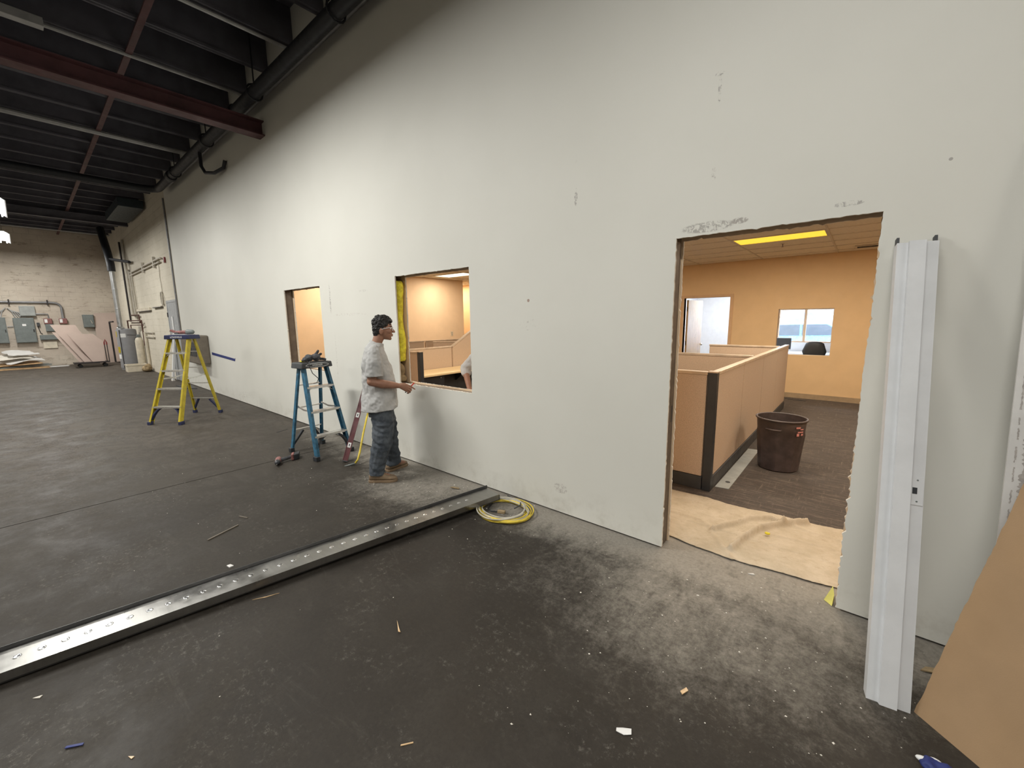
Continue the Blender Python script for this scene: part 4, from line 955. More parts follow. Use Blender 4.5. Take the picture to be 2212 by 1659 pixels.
for (u, v, w, h) in ((-.05, .50, .05, .02), (0.0, .485, .04, .012), (-.03, .455, .07, .015), (-.04, .42, .03, .03), (0.01, .425, .03, .02)):
    pts = [(a1+(u+w*e)/0.23) for e in (0, .5, 1)]
    mb.add([(bx+0.2345*math.cos(q), by+0.2345*math.sin(q), bz+v) for q in pts]+[(bx+0.2355*math.cos(q), by+0.2355*math.sin(q), bz+v+h) for q in pts], [(0, 1, 4, 3), (1, 2, 5, 4)])
mb.build('sticker', M_PINKST, t)
# steel strip on carpet
o = MB().prism([(-0.985, 1.42), (-0.865, 1.44), (-0.865, 2.98), (-0.985, 2.96)], (0, 0, 0.006), (1,0,0), (0,1,0), (0, 0, 0.006)).build('steel_strip', M_LGREYBOX)
tag(o, 'flat grey metal strip on the carpet beside the cubicle base', 'metal strip'); MB().lathe([(0.022, 0), (0.022, 0.002)], (-0.915, 1.62, 0.0122), 16).build('hole', M_BLK, o)

# ---- canvas drop cloth in the doorway
def canvas():
    RID = [([(-0.77,.50),(-.67,.67),(-.58,.86),(-.45,.99),(-.35,.93)], .036, .015), ([(-.59,.28),(-.56,.47),(-.48,.73),(-.35,.93),(-.29,1.0),(-.21,1.07)], .052, .018),
           ([(-.40,.69),(-.24,.73),(.0,.74),(.2,.74)], .008, .015), ([(-.28,.97),(-.16,.93),(.05,.91)], .010, .015), ([(-1.3,.97),(-.9,.93),(-.58,.88)], .006, .012), ([(-1.2,.79),(-.75,.71)], .006, .012), ([(-.77,.47),(-.56,.17)], .012, .018), ([(-1.25,.6),(-.9,.62),(-.75,.5)], .010, .02)]
    def dseg(p, a, b):
        ax, ay = a; bx_, by_ = b; dx, dy = bx_-ax, by_-ay; t = max(0, min(1, ((p[0]-ax)*dx+(p[1]-ay)*dy)/(dx*dx+dy*dy)))
        return math.hypot(p[0]-ax-t*dx, p[1]-ay-t*dy)
    nx, ny = 150, 84; vs = []; fs = []
    for j in range(ny+1):
        for i in range(nx+1):
            x = -1.62+2.0*i/nx
            f0 = 0.17+0.10*abs((x+0.55)/0.6)**1.5*0.7 if x > -0.55 else 0.15+0.06*((-0.55-x)/0.5)
            f0 = max(f0, 0.166 if x < -0.97 or x > 0.01 else 0.10) + 0.006*math.sin(x*17)
            b0 = 1.115+0.03*math.sin(x*2.3+0.4)+0.012*math.sin(x*11)
            y = f0+(b0-f0)*j/ny
            z = 0.006*(noise.noise((x*6, y*6, 1))+1)+0.005*abs(noise.noise((x*17+2*y, y*17, 3)))+0.0025*noise.noise((x*45, y*45, 5))
            for pl, hgt, w in RID:
                dd = min(dseg((x, y), pl[k], pl[k+1]) for k in range(len(pl)-1)); z += hgt*math.exp(-(dd/w)**2)
            base = 0.0065 if y > 0.53 else 0.0015
            vs.append((x, y, base+max(0.0005, z)))
    for j in range(ny):
        for i in range(nx): a = j*(nx+1)+i; fs.append((a, a+1, a+nx+2, a+nx+1))
    mb = MB().add(vs, fs); o = mb.build('drop_cloth', M_CLOTH, smooth=True)
    so = o.modifiers.new('thick', 'SOLIDIFY'); so.thickness = 0.0012; so.offset = 1
    tag(o, 'wrinkled tan canvas drop cloth spread across the doorway floor', 'drop cloth')
canvas()
def blob(name, label, cat, c, r, m, amp=0.4, vox=None, group=None):
    mb = MB().ell(c, r, nu=12, nv=8); mn = min(r)
    mb.v = [tuple(Vector(c)+(Vector(v)-Vector(c))*(1+amp*noise.noise(Vector(v)/mn*0.9))) for v in mb.v]
    zm = min(v[2] for v in mb.v); mb.v = [(x, y, z-zm+c[2]-r[2]) for x, y, z in mb.v]
    o = mb.build(name, m, smooth=True); return tag(o, label, cat, group)
o = MB().add([(-0.035,0.06,0.002),(0.005,0.02,0.002),(0.012,0.07,0.012),(-0.02,0.10,0.01),(0.0,0.075,0.10),(0.010,0.05,0.06),(-0.01,0.085,0.06)], [(0,1,5),(0,5,4),(0,4,6),(1,2,5),(2,4,5),(2,3,6),(2,6,4),(3,0,6),(0,3,2,1)]).build('insulation_scrap', mat('pale_yellow_scrap', (0.72, 0.66, 0.18), 0.9)); tag(o, 'pointed yellow insulation scrap at the right foot of the doorway', 'scrap')
blob('insulation_crumb', 'tiny yellow crumb on the canvas drop cloth', 'scrap', (-0.42, 0.66, 0.034), (0.018, 0.013, 0.011), M_INS)
# carpet lint line near the far baseboard
o = MB().prism([(-1.1, 7.05), (-0.75, 7.0), (-0.74, 7.04), (-1.08, 7.1)], (0, 0, 0.006), (1,0,0), (0,1,0), (0,0,0.008)).build('floor_strip', M_BLK); tag(o, 'thin dark strip on the carpet by the far baseboard', 'strip')

# ================================================================== LADDERS
def ladder(label, loc, rotz, H, D, wf, wr, wt, ys, nsteps, m_rail, m_cap, m_foot, text, oval, m_text):
    t = thing('step_ladder', label, 'step ladder', loc, rotz)
    kw = dict(parent=t, local=True)
    X, Y, Z = Vector((1,0,0)), Vector((0,1,0)), Vector((0,0,1))
    def rail(p, q, w, th, s):
        p, q = Vector(p), Vector(q); mb = MB(); d = (q-p).normalized(); a = (Y-d*Y.dot(d)).normalized(); b = X
        mb.obox((p+q)/2, (w, 0.005, (q-p).length), a, b, d)
        for e in (-1, 1): mb.obox((p+q)/2+a*e*(w/2-0.0025)-b*s*th/2, (0.005, th, (q-p).length), a, b, d)
        return mb.build('rail', m_rail, **kw)
    zt = H-0.045
    F = lambda z, s: Vector((s*(wf+(wt-wf)*z/zt), -D/2+(ys-0.055+D/2)*z/zt, z))
    B = lambda z, s: Vector((s*(wr+(wt*0.92-wr)*z/zt), D/2+(ys+0.055-D/2)*z/zt, z))
    for s in (-1, 1):
        rail(F(0.02, s), F(zt, s), 0.072, 0.028, s); rail(B(0.02, s), B(zt, s), 0.045, 0.022, s)
        for P, w in ((F, 0.082), (B, 0.06)):
            c = P(0.03, s); MB().box(c.x-0.026, c.x+0.026, c.y-w/2, c.y+w/2, 0.0, 0.055).build('foot', m_foot, bevel=0.006, **kw)
    for i in range(nsteps):
        z = H*(i+1)/(nsteps+1); a, b = F(z, -1), F(z, 1); w = 0.085
        st = MB(); st.box(a.x+0.004, b.x-0.004, a.y-w/2, a.y+w/2, z-0.004, z); st.box(a.x+0.004, b.x-0.004, a.y-w/2, a.y-w/2+0.004, z-0.028, z-0.004); st.box(a.x+0.004, b.x-0.004, a.y+w/2-0.004, a.y+w/2, z-0.022, z-0.004)
        st.build('step', M_ALU, **kw)
        if i == 0:
            for s in (-1, 1):
                p = F(z-0.012, s)+Vector((-s*0.15, 0, -0.012)); q = F(0.085, s)+Vector((-s*0.012, 0, 0)); c = F(z-0.03, s)+Vector((-s*0.055, 0, 0))
                pts = [p*(1-u)**2+c*2*u*(1-u)+q*u*u for u in [k/5 for k in range(6)]]; mb = MB()
                for u, v in zip(pts[:-1], pts[1:]): mb.bar(u, v+(v-u)*0.12, 0.055, 0.020, Y)
                mb.build('knee_brace', m_foot, **kw)
        if i == nsteps-1:
            for s in (-1, 1): MB().bar(F(z-0.01, s)+Vector((-s*0.07, 0, -0.015)), F(z-0.075, s)+Vector((-s*0.01, 0, 0)), 0.014, 0.008, Y).build('knee_brace', M_ALU, **kw)
        a, b = B(z, -1), B(z, 1)
        MB().bar(a+Vector((0.003, 0, 0)), b-Vector((0.003, 0, 0)), 0.028, 0.012, Y).build('rear_brace', M_ALU, **kw)
        if i == 0:
            for s in (-1, 1): MB().bar(B(z-0.01, s)+Vector((-s*0.13, 0, -0.01)), B(0.09, s)+Vector((-s*0.01, 0, 0)), 0.035, 0.022, Y).build('rear_knee_brace', m_foot, **kw)
    zs = H*0.50
    for s in (-1, 1):
        p, q = F(zs, s)+Vector((-s*0.02, 0.03, 0)), B(zs+0.03, s)+Vector((-s*0.02, -0.02, 0)); mid = (p+q)/2+Vector((0, 0, -0.02))
        mb = MB(); mb.bar(p, mid, 0.022, 0.005, Z); mb.bar(mid, q, 0.022, 0.005, Z); mb.build('spreader', M_ALU, **kw)
    cw = wt+0.045; cd = 0.125
    cap = MB(); cap.prism([(-cw, H-0.07), (cw, H-0.07), (cw-0.012, H), (-cw+0.012, H)], (0, ys-cd, 0), X, Z, (0, 2*cd, 0)); c = cap.build('top_cap', m_cap, bevel=0.01, **kw)
    MB().box(-cw+0.05, cw-0.05, ys-cd+0.05, ys+cd-0.05, H+0.0005, H+0.004).build('cap_tray', m_cap, **kw)
    text_part_local(text, 0.042 if not oval else 0.034, m_text, t, (0, ys-cd-0.0015, H-0.036))
    if oval:
        MB().tube([(0.145*math.cos(a)*(1 if abs(math.cos(a)) < 0.93 else 1.02), ys-cd-0.001, H-0.036+0.024*math.sin(a)) for a in [2*pi*k/28 for k in range(28)]], 0.0022, 6, True).build('logo_outline', m_text, **kw)
    return t
def text_part_local(body, size, m, t, loc):
    cu = bpy.data.curves.new('t', 'FONT'); cu.body = body; cu.size = size; cu.extrude = 0.0008; cu.align_x = 'CENTER'; cu.align_y = 'CENTER'
    o = bpy.data.objects.new('t', cu); COL.objects.link(o); dg = bpy.context.evaluated_depsgraph_get()
    me = bpy.data.meshes.new_from_object(o.evaluated_get(dg), depsgraph=dg); bpy.data.objects.remove(o)
    me.transform(Matrix.Translation(loc) @ Matrix.Rotation(pi/2, 4, 'X')); me.materials.clear(); me.materials.append(m); me.name = 'lettering'
    ob = link('lettering', me, t, True); return ob
YLX, YLY = -9.02, -1.12
ladder('tall yellow fibreglass step ladder with a navy top cap', (YLX, YLY, 0), math.radians(37.7), 1.47, 0.92, 0.27, 0.25, 0.185, 0.10, 4, M_YEL, M_NAVY, M_NAVY, 'LOUISVILLE', False, M_WHITE)
BLX, BLY = -5.25, -0.515
ladder('short blue paint-splashed step ladder with a black top cap', (BLX, BLY, 0), math.radians(95.7), 1.175, 0.63, 0.235, 0.215, 0.16, 0.03, 3, M_BLUE, M_DKGREY, M_BLK, 'WERNER', True, M_WHITE)
def capsule(mb, p, q, r0, r1, n=10, rings=4):
    p, q = Vector(p), Vector(q); d = q-p; L = d.length
    if L < 1e-6: return mb.ell(p, (r0, r0, r0), nu=n, nv=8)
    d.normalize(); prof = [(r0*math.cos(a), -r0*math.sin(a)) for a in [pi/2*(1-i/rings) for i in range(rings)]]
    prof = [(max(1e-4, r), z) for r, z in prof]+[(r0, 0), (r1, L)]+[(max(1e-4, r1*math.cos(a)), L+r1*math.sin(a)) for a in [pi/2*(i+1)/rings for i in range(rings)]]
    return mb.lathe(prof, p, n, d)
# things on the ladder caps
t = thing('work_gloves', 'dark crumpled work gloves piled on the blue ladder', 'gloves', (BLX, BLY, 1.18))
mb = MB(); z0 = 1.180; u = Vector((-0.1, 0.995, 0)); w = Vector((0.995, 0.1, 0)); c0 = Vector((BLX, BLY, z0))
for a, b, zz, r in ((-0.05, 0.0, 0.045, 0.05), (0.03, 0.02, 0.05, 0.052), (-0.10, 0.01, 0.03, 0.033), (0.07, -0.02, 0.035, 0.035)): mb.ell(c0+u*a+w*b+Vector((0, 0, zz)), (r*1.2, r, r*0.9))
for p, q in (((0.02, .02, .07), (0.06, .03, .125)), ((0.05, .0, .05), (0.10, .02, .085)), ((-.08, 0, .04), (-.15, .03, .02)), ((-.06, .02, .05), (-.12, .05, .03)), ((.06, .0, .03), (.14, .04, .016))):
    capsule(mb, c0+u*p[0]+w*p[1]+Vector((0, 0, p[2])), c0+u*q[0]+w*q[1]+Vector((0, 0, q[2])), 0.019, 0.016)
me = remesh(mb, 0.006, 3, lambda c: 0.005*noise.noise(c*50)); zmin = min(v.co.z for v in me.vertices)
for v in me.vertices: v.co.z += z0-zmin
put('gloves', me, M_GLOVE, t)
blob('yellow_scrap', 'small yellow scrap at the edge of the blue ladder cap', 'scrap', (BLX+0.02, BLY-0.14, 1.190), (0.03, 0.025, 0.011), M_INS)
t = thing('power_cord', 'thin black cord dangling from the blue ladder top', 'cord', (BLX+0.13, BLY-0.03, 1.0))
MB().tube([(BLX+0.135, BLY-0.10, 1.20), (BLX+0.155, BLY-0.12, 1.15), (BLX+0.165, BLY-0.09, 1.05), (BLX+0.18, BLY-0.03, 0.98), (BLX+0.175, BLY-0.05, 0.93), (BLX+0.165, BLY-0.09, 0.925)], 0.005, 6).build('cord', M_BLK, t, smooth=True)
t = thing('cordless_tool', 'red and black power tool lying on the yellow ladder', 'power tool', (YLX-0.06, YLY+0.08, 1.474))
yu = Vector((0.79, 0.61, 0)); yw = Vector((-0.61, 0.79, 0)); c0 = Vector((YLX, YLY, 1.475))+yw*0.10
mb = MB(); capsule(mb, c0+yu*-0.10+Vector((0, 0, .035)), c0+yu*0.13+Vector((0, 0, .045)), 0.030, 0.036); put('body', remesh(mb, 0.006, 2), M_DRED, t)
mb = MB(); capsule(mb, c0+yu*0.12+Vector((0, 0, .047)), c0+yu*0.19+Vector((0, 0, .045)), 0.044, 0.040); mb.build('motor_end', M_GREYBOX, t, smooth=True)
MB().bar(c0+yu*-0.10+Vector((0, 0, .04)), c0+yu*-0.19+Vector((0, 0, .075)), 0.05, 0.035).build('grip', M_DRED, t, bevel=0.008)
MB().bar(c0+yu*-0.10+yw*-.02+Vector((0, 0, .02)), c0+yu*-0.03+yw*-.02+Vector((0, 0, .02)), 0.05, 0.035).build('guard', M_DKGREY, t, bevel=0.008)
MB().tube([c0+yu*-0.19+Vector((0, 0, .075)), c0+yu*-0.215+Vector((0, 0, .06))], 0.005, 6).build('bit', M_CHROME, t)
o = MB().obox(c0+yu*0.03-yw*0.08+Vector((0, 0, 0.007)), (0.24, 0.035, 0.008), yu, yw, (0,0,1)).build('paper_strip', M_WHITE); tag(o, 'white strip lying on the yellow ladder cap under the tool', 'paper')

# ---- impact driver on the floor
t = thing('impact_driver', 'dusty red impact driver lying on the concrete by the blue ladder', 'power tool', (-5.18, -0.95, 0))
hd = Vector((-0.10, 0.99, 0)).normalized(); bd = Vector((0.9, -0.45, 0)).normalized(); c0 = Vector((-5.17, -1.06, 0.038))
mb = MB(); capsule(mb, c0-bd*0.07, c0+bd*0.035, 0.036, 0.034); mb.build('motor_body', M_DRED, t, smooth=True)
mb = MB(); mb.lathe([(0.034, 0.03), (0.031, 0.055), (0.018, 0.085), (0.015, 0.09)], c0, 16, bd); mb.build('nose', M_BLK, t, smooth='auto')
MB().tube([c0+bd*0.085, c0+bd*0.13], 0.006, 8).build('bit', M_CHROME, t)
mb = MB(); capsule(mb, c0-bd*0.02+hd*0.03, c0-bd*0.035+hd*0.16, 0.022, 0.020); mb.build('handle', M_GLOVE, t, smooth=True)
MB().obox(c0-bd*0.03+hd*0.175+Vector((0, 0, 0.004)), (0.11, 0.035, 0.072), bd, hd, (0,0,1)).build('handle_foot', M_DRED, t, bevel=0.008)
MB().obox(c0-bd*0.025+hd*0.225+Vector((0, 0, 0.0)), (0.12, 0.065, 0.074), bd, hd, (0,0,1)).build('battery', M_BLK, t, bevel=0.01)

# ---- red box level leaning on the wall, yellow pry bar
t = thing('spirit_level', 'long dark red spirit level leaning on the wall behind the worker', 'spirit level', (-4.61, -0.52, 0))
p, q = Vector((-4.61, -0.52, 0.012)), Vector((-4.815, -0.045, 0.905)); d = (q-p).normalized(); sd = Vector((0.54, 0.84, 0)); sd = (sd-d*sd.dot(d)).normalized(); nn = d.cross(sd)
mb = MB(); mb.obox((p+q)/2, (0.058, 0.012, (q-p).length), sd, nn, d)
for e in (-1, 1): mb.obox((p+q)/2+sd*e*0.026, (0.007, 0.027, (q-p).length), sd, nn, d)
mb.build('frame', M_RED, t)
for k in (0.19, 0.56): 
    v = MB().obox(p+(q-p)*k, (0.036, 0.02, 0.06), sd, nn, d).build('vial_window', M_WHITE, t); MB().obox(p+(q-p)*k, (0.012, 0.022, 0.03), sd, nn, d).build('vial', M_DKGREY, v)
for e, m in ((0.0, M_BLK), (1.0, M_BLK)): MB().obox(p+(q-p)*e, (0.062, 0.03, 0.012), sd, nn, d).build('end_cap', m, t)
t = thing('pry_bar', 'yellow pry bar standing on its claw beside the worker', 'pry bar', (-4.42, -0.47, 0))
mb = MB(); pts = [(-4.47, -0.60, 0.004), (-4.45, -0.545, 0.008), (-4.42, -0.495, 0.02), (-4.415, -0.46, 0.06), (-4.435, -0.42, 0.13), (-4.56, -0.29, 0.31), (-4.78, -0.045, 0.62)]
mb.tube(pts[2:], 0.012, 8); mb.build('shaft', M_CORDY, t, smooth=True)
MB().tube(pts[:3], [0.006, 0.011, 0.012], 8).build('claw', M_GREYBOX, t, smooth=True)

# ================================================================== STEEL TRACKS ON THE FLOOR
U = Vector((-0.1775, -0.984, 0)); V = Vector((-0.984, 0.1775, 0)); N0 = Vector((-2.405, -0.185, 0)); LT = 3.9
def lift(s): return 0.034*max(0, 1-s/LT)
def extr(name, label, prof, m, s0, s1, dz=0.0, v0=0.0):
    mb = MB(); r = []
    for s in (s0, s1): r.append([N0+U*s+V*(a+v0)+Vector((0, 0, b+dz+lift(s))) for a, b in prof])
    mb.loft(r); o = mb.build(name, m); return tag(o, label, 'steel track', 'steel tracks on the floor')
th = 0.003
extr('steel_track', 'dark lower steel track with its tall flange turned up', [(0.006, 0.050), (0.006, 0.002), (0.205, 0.002), (0.205, 0.080), (0.202, 0.080), (0.202, 0.005), (0.009, 0.005), (0.009, 0.050)], mat('dark_steel', (0.12, 0.12, 0.122), 0.45, 0.8, 0.15, 5), 0.0, LT)
tr = extr('steel_track', 'shiny upper steel track lying on the concrete, row of dimples', [(0.0, 0.012), (0.0, 0.058), (0.198, 0.058), (0.198, 0.030), (0.195, 0.030), (0.195, 0.055), (0.003, 0.055), (0.003, 0.012)], M_STEEL, 0.015, LT)
d0 = None
for k in range(44):
    s = 0.30+k*0.082; c = N0+U*s+V*0.100+Vector((0, 0, 0.058+lift(s)))
    if d0 is None:
        mb = MB(); mb.lathe([(0.0165, 0.0), (0.015, 0.0022), (0.010, 0.0010), (0.006, 0.0004)], (0, 0, 0), 14); d0 = mb.build('dimple', M_STEELD, tr, smooth=True, recenter=False); o = d0
    else: o = d0.copy(); COL.objects.link(o)
    o.location = c
t = thing('extension_cord', 'coiled yellow extension cord on the floor under the track end', 'extension cord', (-2.28, -0.27, 0))
random.seed(11)
def coil(nl, z0, seed):
    random.seed(seed); pts = []; n = 40
    cs = [(random.uniform(-.035, .035), random.uniform(-.03, .02), random.uniform(.72, 1.05), random.uniform(.72, 1.0)) for _ in range(nl+1)]
    for l in range(nl):
        for i in range(n):
            f = i/n; a = 2*pi*f; A, B_ = cs[l], cs[l+1]; k = [A[j]*(1-f)+B_[j]*f for j in range(4)]
            pts.append((-2.265+k[0]+0.26*k[2]*math.cos(a+0.4), -0.285+k[1]+0.215*k[3]*math.sin(a+0.4), z0+0.004*l*0.8+0.003*math.sin(3*a+l)))
    return pts
MB().tube(coil(8, 0.010, 3), 0.006, 7).build('coil', M_CORDY, t, smooth=True)
MB().tube(coil(5, 0.026, 8), 0.006, 7).build('dirty_coil', M_CORDG, t, smooth=True)
MB().obox((-2.27, -0.32, 0.013), (0.07, 0.03, 0.024), (0.9, 0.4, 0), (-0.4, 0.9, 0), (0,0,1)).build('plug', M_OLDPAPER, t, bevel=0.004)
MB().tube([(-2.30, -0.335, 0.01), (-2.36, -0.36, 0.008), (-2.42, -0.33, 0.008), (-2.45, -0.24, 0.012)], 0.005, 6).build('plug_lead', M_BLK, t, smooth=True)
MB().tube([(-2.45, -0.03, 0.01), (-2.36, -0.055, 0.02), (-2.24, -0.09, 0.03), (-2.18, -0.17, 0.045), (-2.18, -0.25, 0.045)], 0.006, 6).build('black_lead', M_DKGREY, t, smooth=True)

# ================================================================== LEANING THINGS AT THE RIGHT
t = thing('door_frame_jamb', 'white steel door frame jamb leaning upright beside the doorway', 'door jamb', (0.23, -0.60, 0))
p, q = Vector((0.228, -0.605, 0.0)), Vector((0.155, -0.062, 2.01)); d = (q-p).normalized(); wd = Vector((0.985, 0.16, 0)); wd = (wd-d*wd.dot(d)).normalized(); nr = wd.cross(d).normalized()   # nr points away from the wall
if nr.y > 0: nr = -nr
prof = [(-0.073, -0.05), (-0.073, 0.0), (-0.034, 0.0), (-0.032, 0.020), (0.026, 0.020), (0.028, 0.0), (0.073, 0.0), (0.073, -0.05)]
inn = [(-0.0712, -0.05), (-0.0712, -0.0018), (-0.0322, -0.0018), (-0.030, 0.0182), (0.0242, 0.0182), (0.0262, -0.0018), (0.0712, -0.0018), (0.0712, -0.05)]
mb = MB(); L = (q-p).length
mb.loft([[p+d*s+wd*a+nr*b for a, b in prof+inn[::-1]] for s in (0.0, L)]); mb.build('section', M_JAMB, t)
for e in (-0.071, 0.062): MB().obox(p+d*(L+0.008)+wd*(e+0.004)-nr*0.03, (0.010, 0.03, 0.05), wd, nr, d).build('top_tab', M_DKGREY, t)
sp = p+d*0.935+wd*0.050+nr*0.0018
mb = MB(); s = sp; pl = MB().obox(s, (0.040, 0.0024, 0.125), wd, nr, d).build('strike_plate', M_JAMB, t)
MB().obox(s+nr*0.001-wd*0.008, (0.016, 0.002, 0.028), wd, nr, d).build('strike_hole', M_BLK, pl)
for e in (-0.055, 0.055): MB().lathe([(0.004, 0), (0.003, 0.001)], s+d*e*0.85+nr*0.0012, 8, nr).build('screw', M_GREYBOX, pl)
# white sheet leaning on the wall
p = Vector((0.535, -0.30, 0.0)); q = Vector((0.488, -0.035, 2.42)); d = (q-p).normalized(); X1 = Vector((1, 0, 0)); ax = (X1-d*X1.dot(d)).normalized(); nr = -ax.cross(d); nr = nr if nr.y < 0 else -nr
ws = MB().prism([(0, 0), (1.2, 0), (1.2, 2.42), (0, 2.42)], p, ax, d, -nr*0.0127).build('gypsum_sheet', M_WSHEET); tag(ws, 'white gypsum sheet with a scraped edge leaning at the right', 'gypsum sheet')
random.seed(5)
for u0, amp, w0, z0, z1 in ((0.055, 0.012, 0.020, 0.72, 2.3), (0.022, 0.005, 0.004, 0.62, 1.7)):
    pts = [];  n = 220
    for i in range(n): pts.append((u0-w0*random.uniform(.25, 1), z0+(z1-z0)*i/n))
    for i in range(n-1, -1, -1): pts.append((u0+w0*random.uniform(.0, 1), z0+(z1-z0)*i/n))
    mb = MB()
    for i in range(n-1):
        a, b, c_, e = pts[i], pts[i+1], pts[2*n-2-i], pts[2*n-1-i]
        if noise.noise((i*0.11, u0*40, 2.0)) > -0.18: mb.add([p+ax*k[0]+d*k[1]+nr*0.0008 for k in (a, b, c_, e)], [(0, 1, 2, 3)])
    o = mb.build('scraped_paper', mat('scraped_grey', (0.40, 0.37, 0.345), 0.9, 0.0, 0.2, 40), ws); o['kind'] = 'stuff'
# brown faced sheet in front
o0 = Vector((0.312, -0.572, 0.0)); bb = Vector((0.75, -0.6614, 0)); nh = Vector((0.6614, 0.75, 0)); th_ = math.radians(19.5)
up = Vector((0, 0, math.cos(th_)))+nh*math.sin(th_); bn = nh*math.cos(th_)-Vector((0, 0, math.sin(th_)))
random.seed(9)
edge = [(random.gauss(0, 0.0016), 0.03+1.96*i/90) for i in range(91)]
bp = [(0, 0), (1.22, 0), (1.22, 2.0)]+[(a, b) for a, b in edge[::-1]]
ks = MB().prism(bp, o0, bb, up, bn*0.0127).build('gypsum_sheet', [M_KRAFT]); tag(ks, 'brown paper-faced gypsum sheet in the lower right corner', 'gypsum sheet')

# ================================================================== FLOOR DEBRIS
def chip(name, label, poly, x, y, rz, m, th=0.003, curl=0.0, cat='debris', group=None):
    c, s = math.cos(rz), math.sin(rz); mb = MB(); mb.prism(poly, (0, 0, 0.0008), (c, s, 0), (-s, c, 0), (0, 0, th))
    mb.v = [(a+x, b+y, z+curl*abs(a*c+b*s)) for a, b, z in mb.v]
    o = mb.build(name, m); return tag(o, label, cat, group)
chip('paper_scrap', 'white torn paper scrap on the concrete in the right foreground', [(-.03,-.008),(.0,-.016),(.03,-.012),(.032,.012),(.0,.014),(-.028,.006)], -0.60, -1.44, 0.5, M_WHITE, .002, .12)
chip('wood_chip', 'small tan wood chip on the concrete before the doorway', [(-.022,-.006),(.018,-.01),(.024,.004),(-.012,.010)], -0.47, -1.10, 1.3, M_WOODL, .004, .2)
chip('wood_splinter', 'short pale splinter on the concrete at bottom centre', [(-.025,-.003),(.025,-.002),(.024,.003),(-.024,.002)], -1.24, -2.04, 0.9, M_WOODL, .003)
chip('metal_stick', 'long thin rusty rod on the concrete beyond the tracks', [(-.125,-.005),(.125,-.005),(.125,.005),(-.125,.005)], -3.785, -1.985, -1.20, M_UNIT, .008)
chip('metal_stick', 'short bent rusty rod beyond the longer one', [(-.05,-.004),(.05,-.008),(.05,.0),(-.05,.005)], -3.96, -1.79, 0.4, M_UNIT, .006)
chip('wood_splinter', 'pale curved twig on the near side of the tracks', [(-.075,-.002),(.0,-.008),(.07,.004),(.0,-.003)], -2.66, -2.06, 1.1, M_WOODL, .003)
chip('tape_scrap', 'blue tape scrap on the concrete at lower left', [(-.03,-.006),(.03,-.004),(.028,.006),(-.03,.004)], -2.26, -2.90, 0.9, M_TAPE, .003, .1)
chip('wood_splinter', 'pale frayed splinter on the dark concrete in the middle', [(-.05,-.002),(.04,-.005),(.05,.006),(.03,.004)], -1.81, -1.69, -0.5, M_WOODL, .003, .1)
chip('paper_scrap', 'white crumb of board on the concrete beyond the tracks', [(-.02,-.012),(.02,-.014),(.024,.012),(-.014,.01)], -3.21, -2.10, 0.2, M_WSHEET, .006)
chip('paper_scrap', 'tiny yellow-tan scrap at the lower left corner', [(-.012,-.006),(.012,-.004),(.01,.006)], -2.03, -2.76, 0.2, M_WOODL, .003)
chip('paper_scrap', 'small grey scrap at the far left of the foreground', [(-.015,-.008),(.015,-.006),(.012,.008)], -2.71, -2.99, 0.7, M_CORE, .004)
chip('board_strip', 'dark thin offcuts of wire lying by the wall beyond the blue ladder', [(-.10,-.006),(.10,.0),(.09,.01),(-.06,.005)], -6.75, -0.42, 1.9, M_DKGREY, .004)
chip('gypsum_chip', 'torn gypsum paper piece by the wall behind the tracks', [(-.05,-.01),(.05,-.012),(.04,.012),(-.03,.015)], -2.98, -0.22, 0.3, M_OLDPAPER, .008, .15)
chip('gypsum_chip', 'white gypsum bit on the bare concrete at the canvas edge', [(-.02,-.008),(.022,-.006),(.016,.008)], -0.42, 0.07, 0.3, M_WSHEET, .004)
chip('gypsum_chip', 'broken paper fragment on the floor behind the white jamb', [(-.06,-.01),(.05,-.02),(.06,.01),(-.02,.02)], 0.40, -0.24, 0.5, M_OLDPAPER, .006, .1)
t = thing('plastic_wrap', 'crumpled blue and white wrapper at the bottom right edge', 'wrapper', (0.36, -0.86, 0))
mb = MB(); mb.ell((0.36, -0.86, 0.018), (0.055, 0.04, 0.02)); mb.ell((0.40, -0.90, 0.014), (0.04, 0.035, 0.016)); me = remesh(mb, 0.005, 1, lambda c: 0.012*noise.noise(c*45)); zmin = min(v.co.z for v in me.vertices)
for v in me.vertices: v.co.z -= zmin
put('wrapper', me, M_TAPE, t); mb = MB(); mb.ell((0.325, -0.845, 0.026), (0.03, 0.012, 0.012)); mb.ell((0.35, -0.83, 0.03), (0.02, 0.01, 0.01)); mb.build('white_print', M_WHITE, t, smooth=True)
# uncountable gypsum crumbs
random.seed(21); mb = MB()
def crumb(x, y, r):
    a0 = random.uniform(0, 6.28); n = random.choice((4, 5)); pts = [(x+r*random.uniform(.5, 1.2)*math.cos(a0+2*pi*k/n), y+r*random.uniform(.4, 1.0)*math.sin(a0+2*pi*k/n)) for k in range(n)]; h = 0.0008+r*0.5
    mb.add([(a, b, 0.0004) for a, b in pts]+[(x+random.uniform(-.3, .3)*r, y+random.uniform(-.3, .3)*r, h)], [(k, (k+1) % n, n) for k in range(n)])
for _ in range(480):
    z = random.random()
    if z < 0.45: crumb(random.gauss(-0.5, 0.6), min(0.12, random.gauss(-0.6, 0.45)), abs(random.gauss(0, 0.0028))+0.0012)
    elif z < 0.8: crumb(random.gauss(-3.3, 0.7), -abs(random.gauss(0.05, 0.45))-0.02, abs(random.gauss(0, 0.0035))+0.0015)
    else: crumb(random.uniform(-6, 0.3), random.uniform(-2.6, -0.1), abs(random.gauss(0, 0.0025))+0.0012)
o = mb.build('gypsum_crumbs', M_CORE); tag(o, 'scattered white gypsum crumbs across the dusty concrete', 'crumbs', kind='stuff')

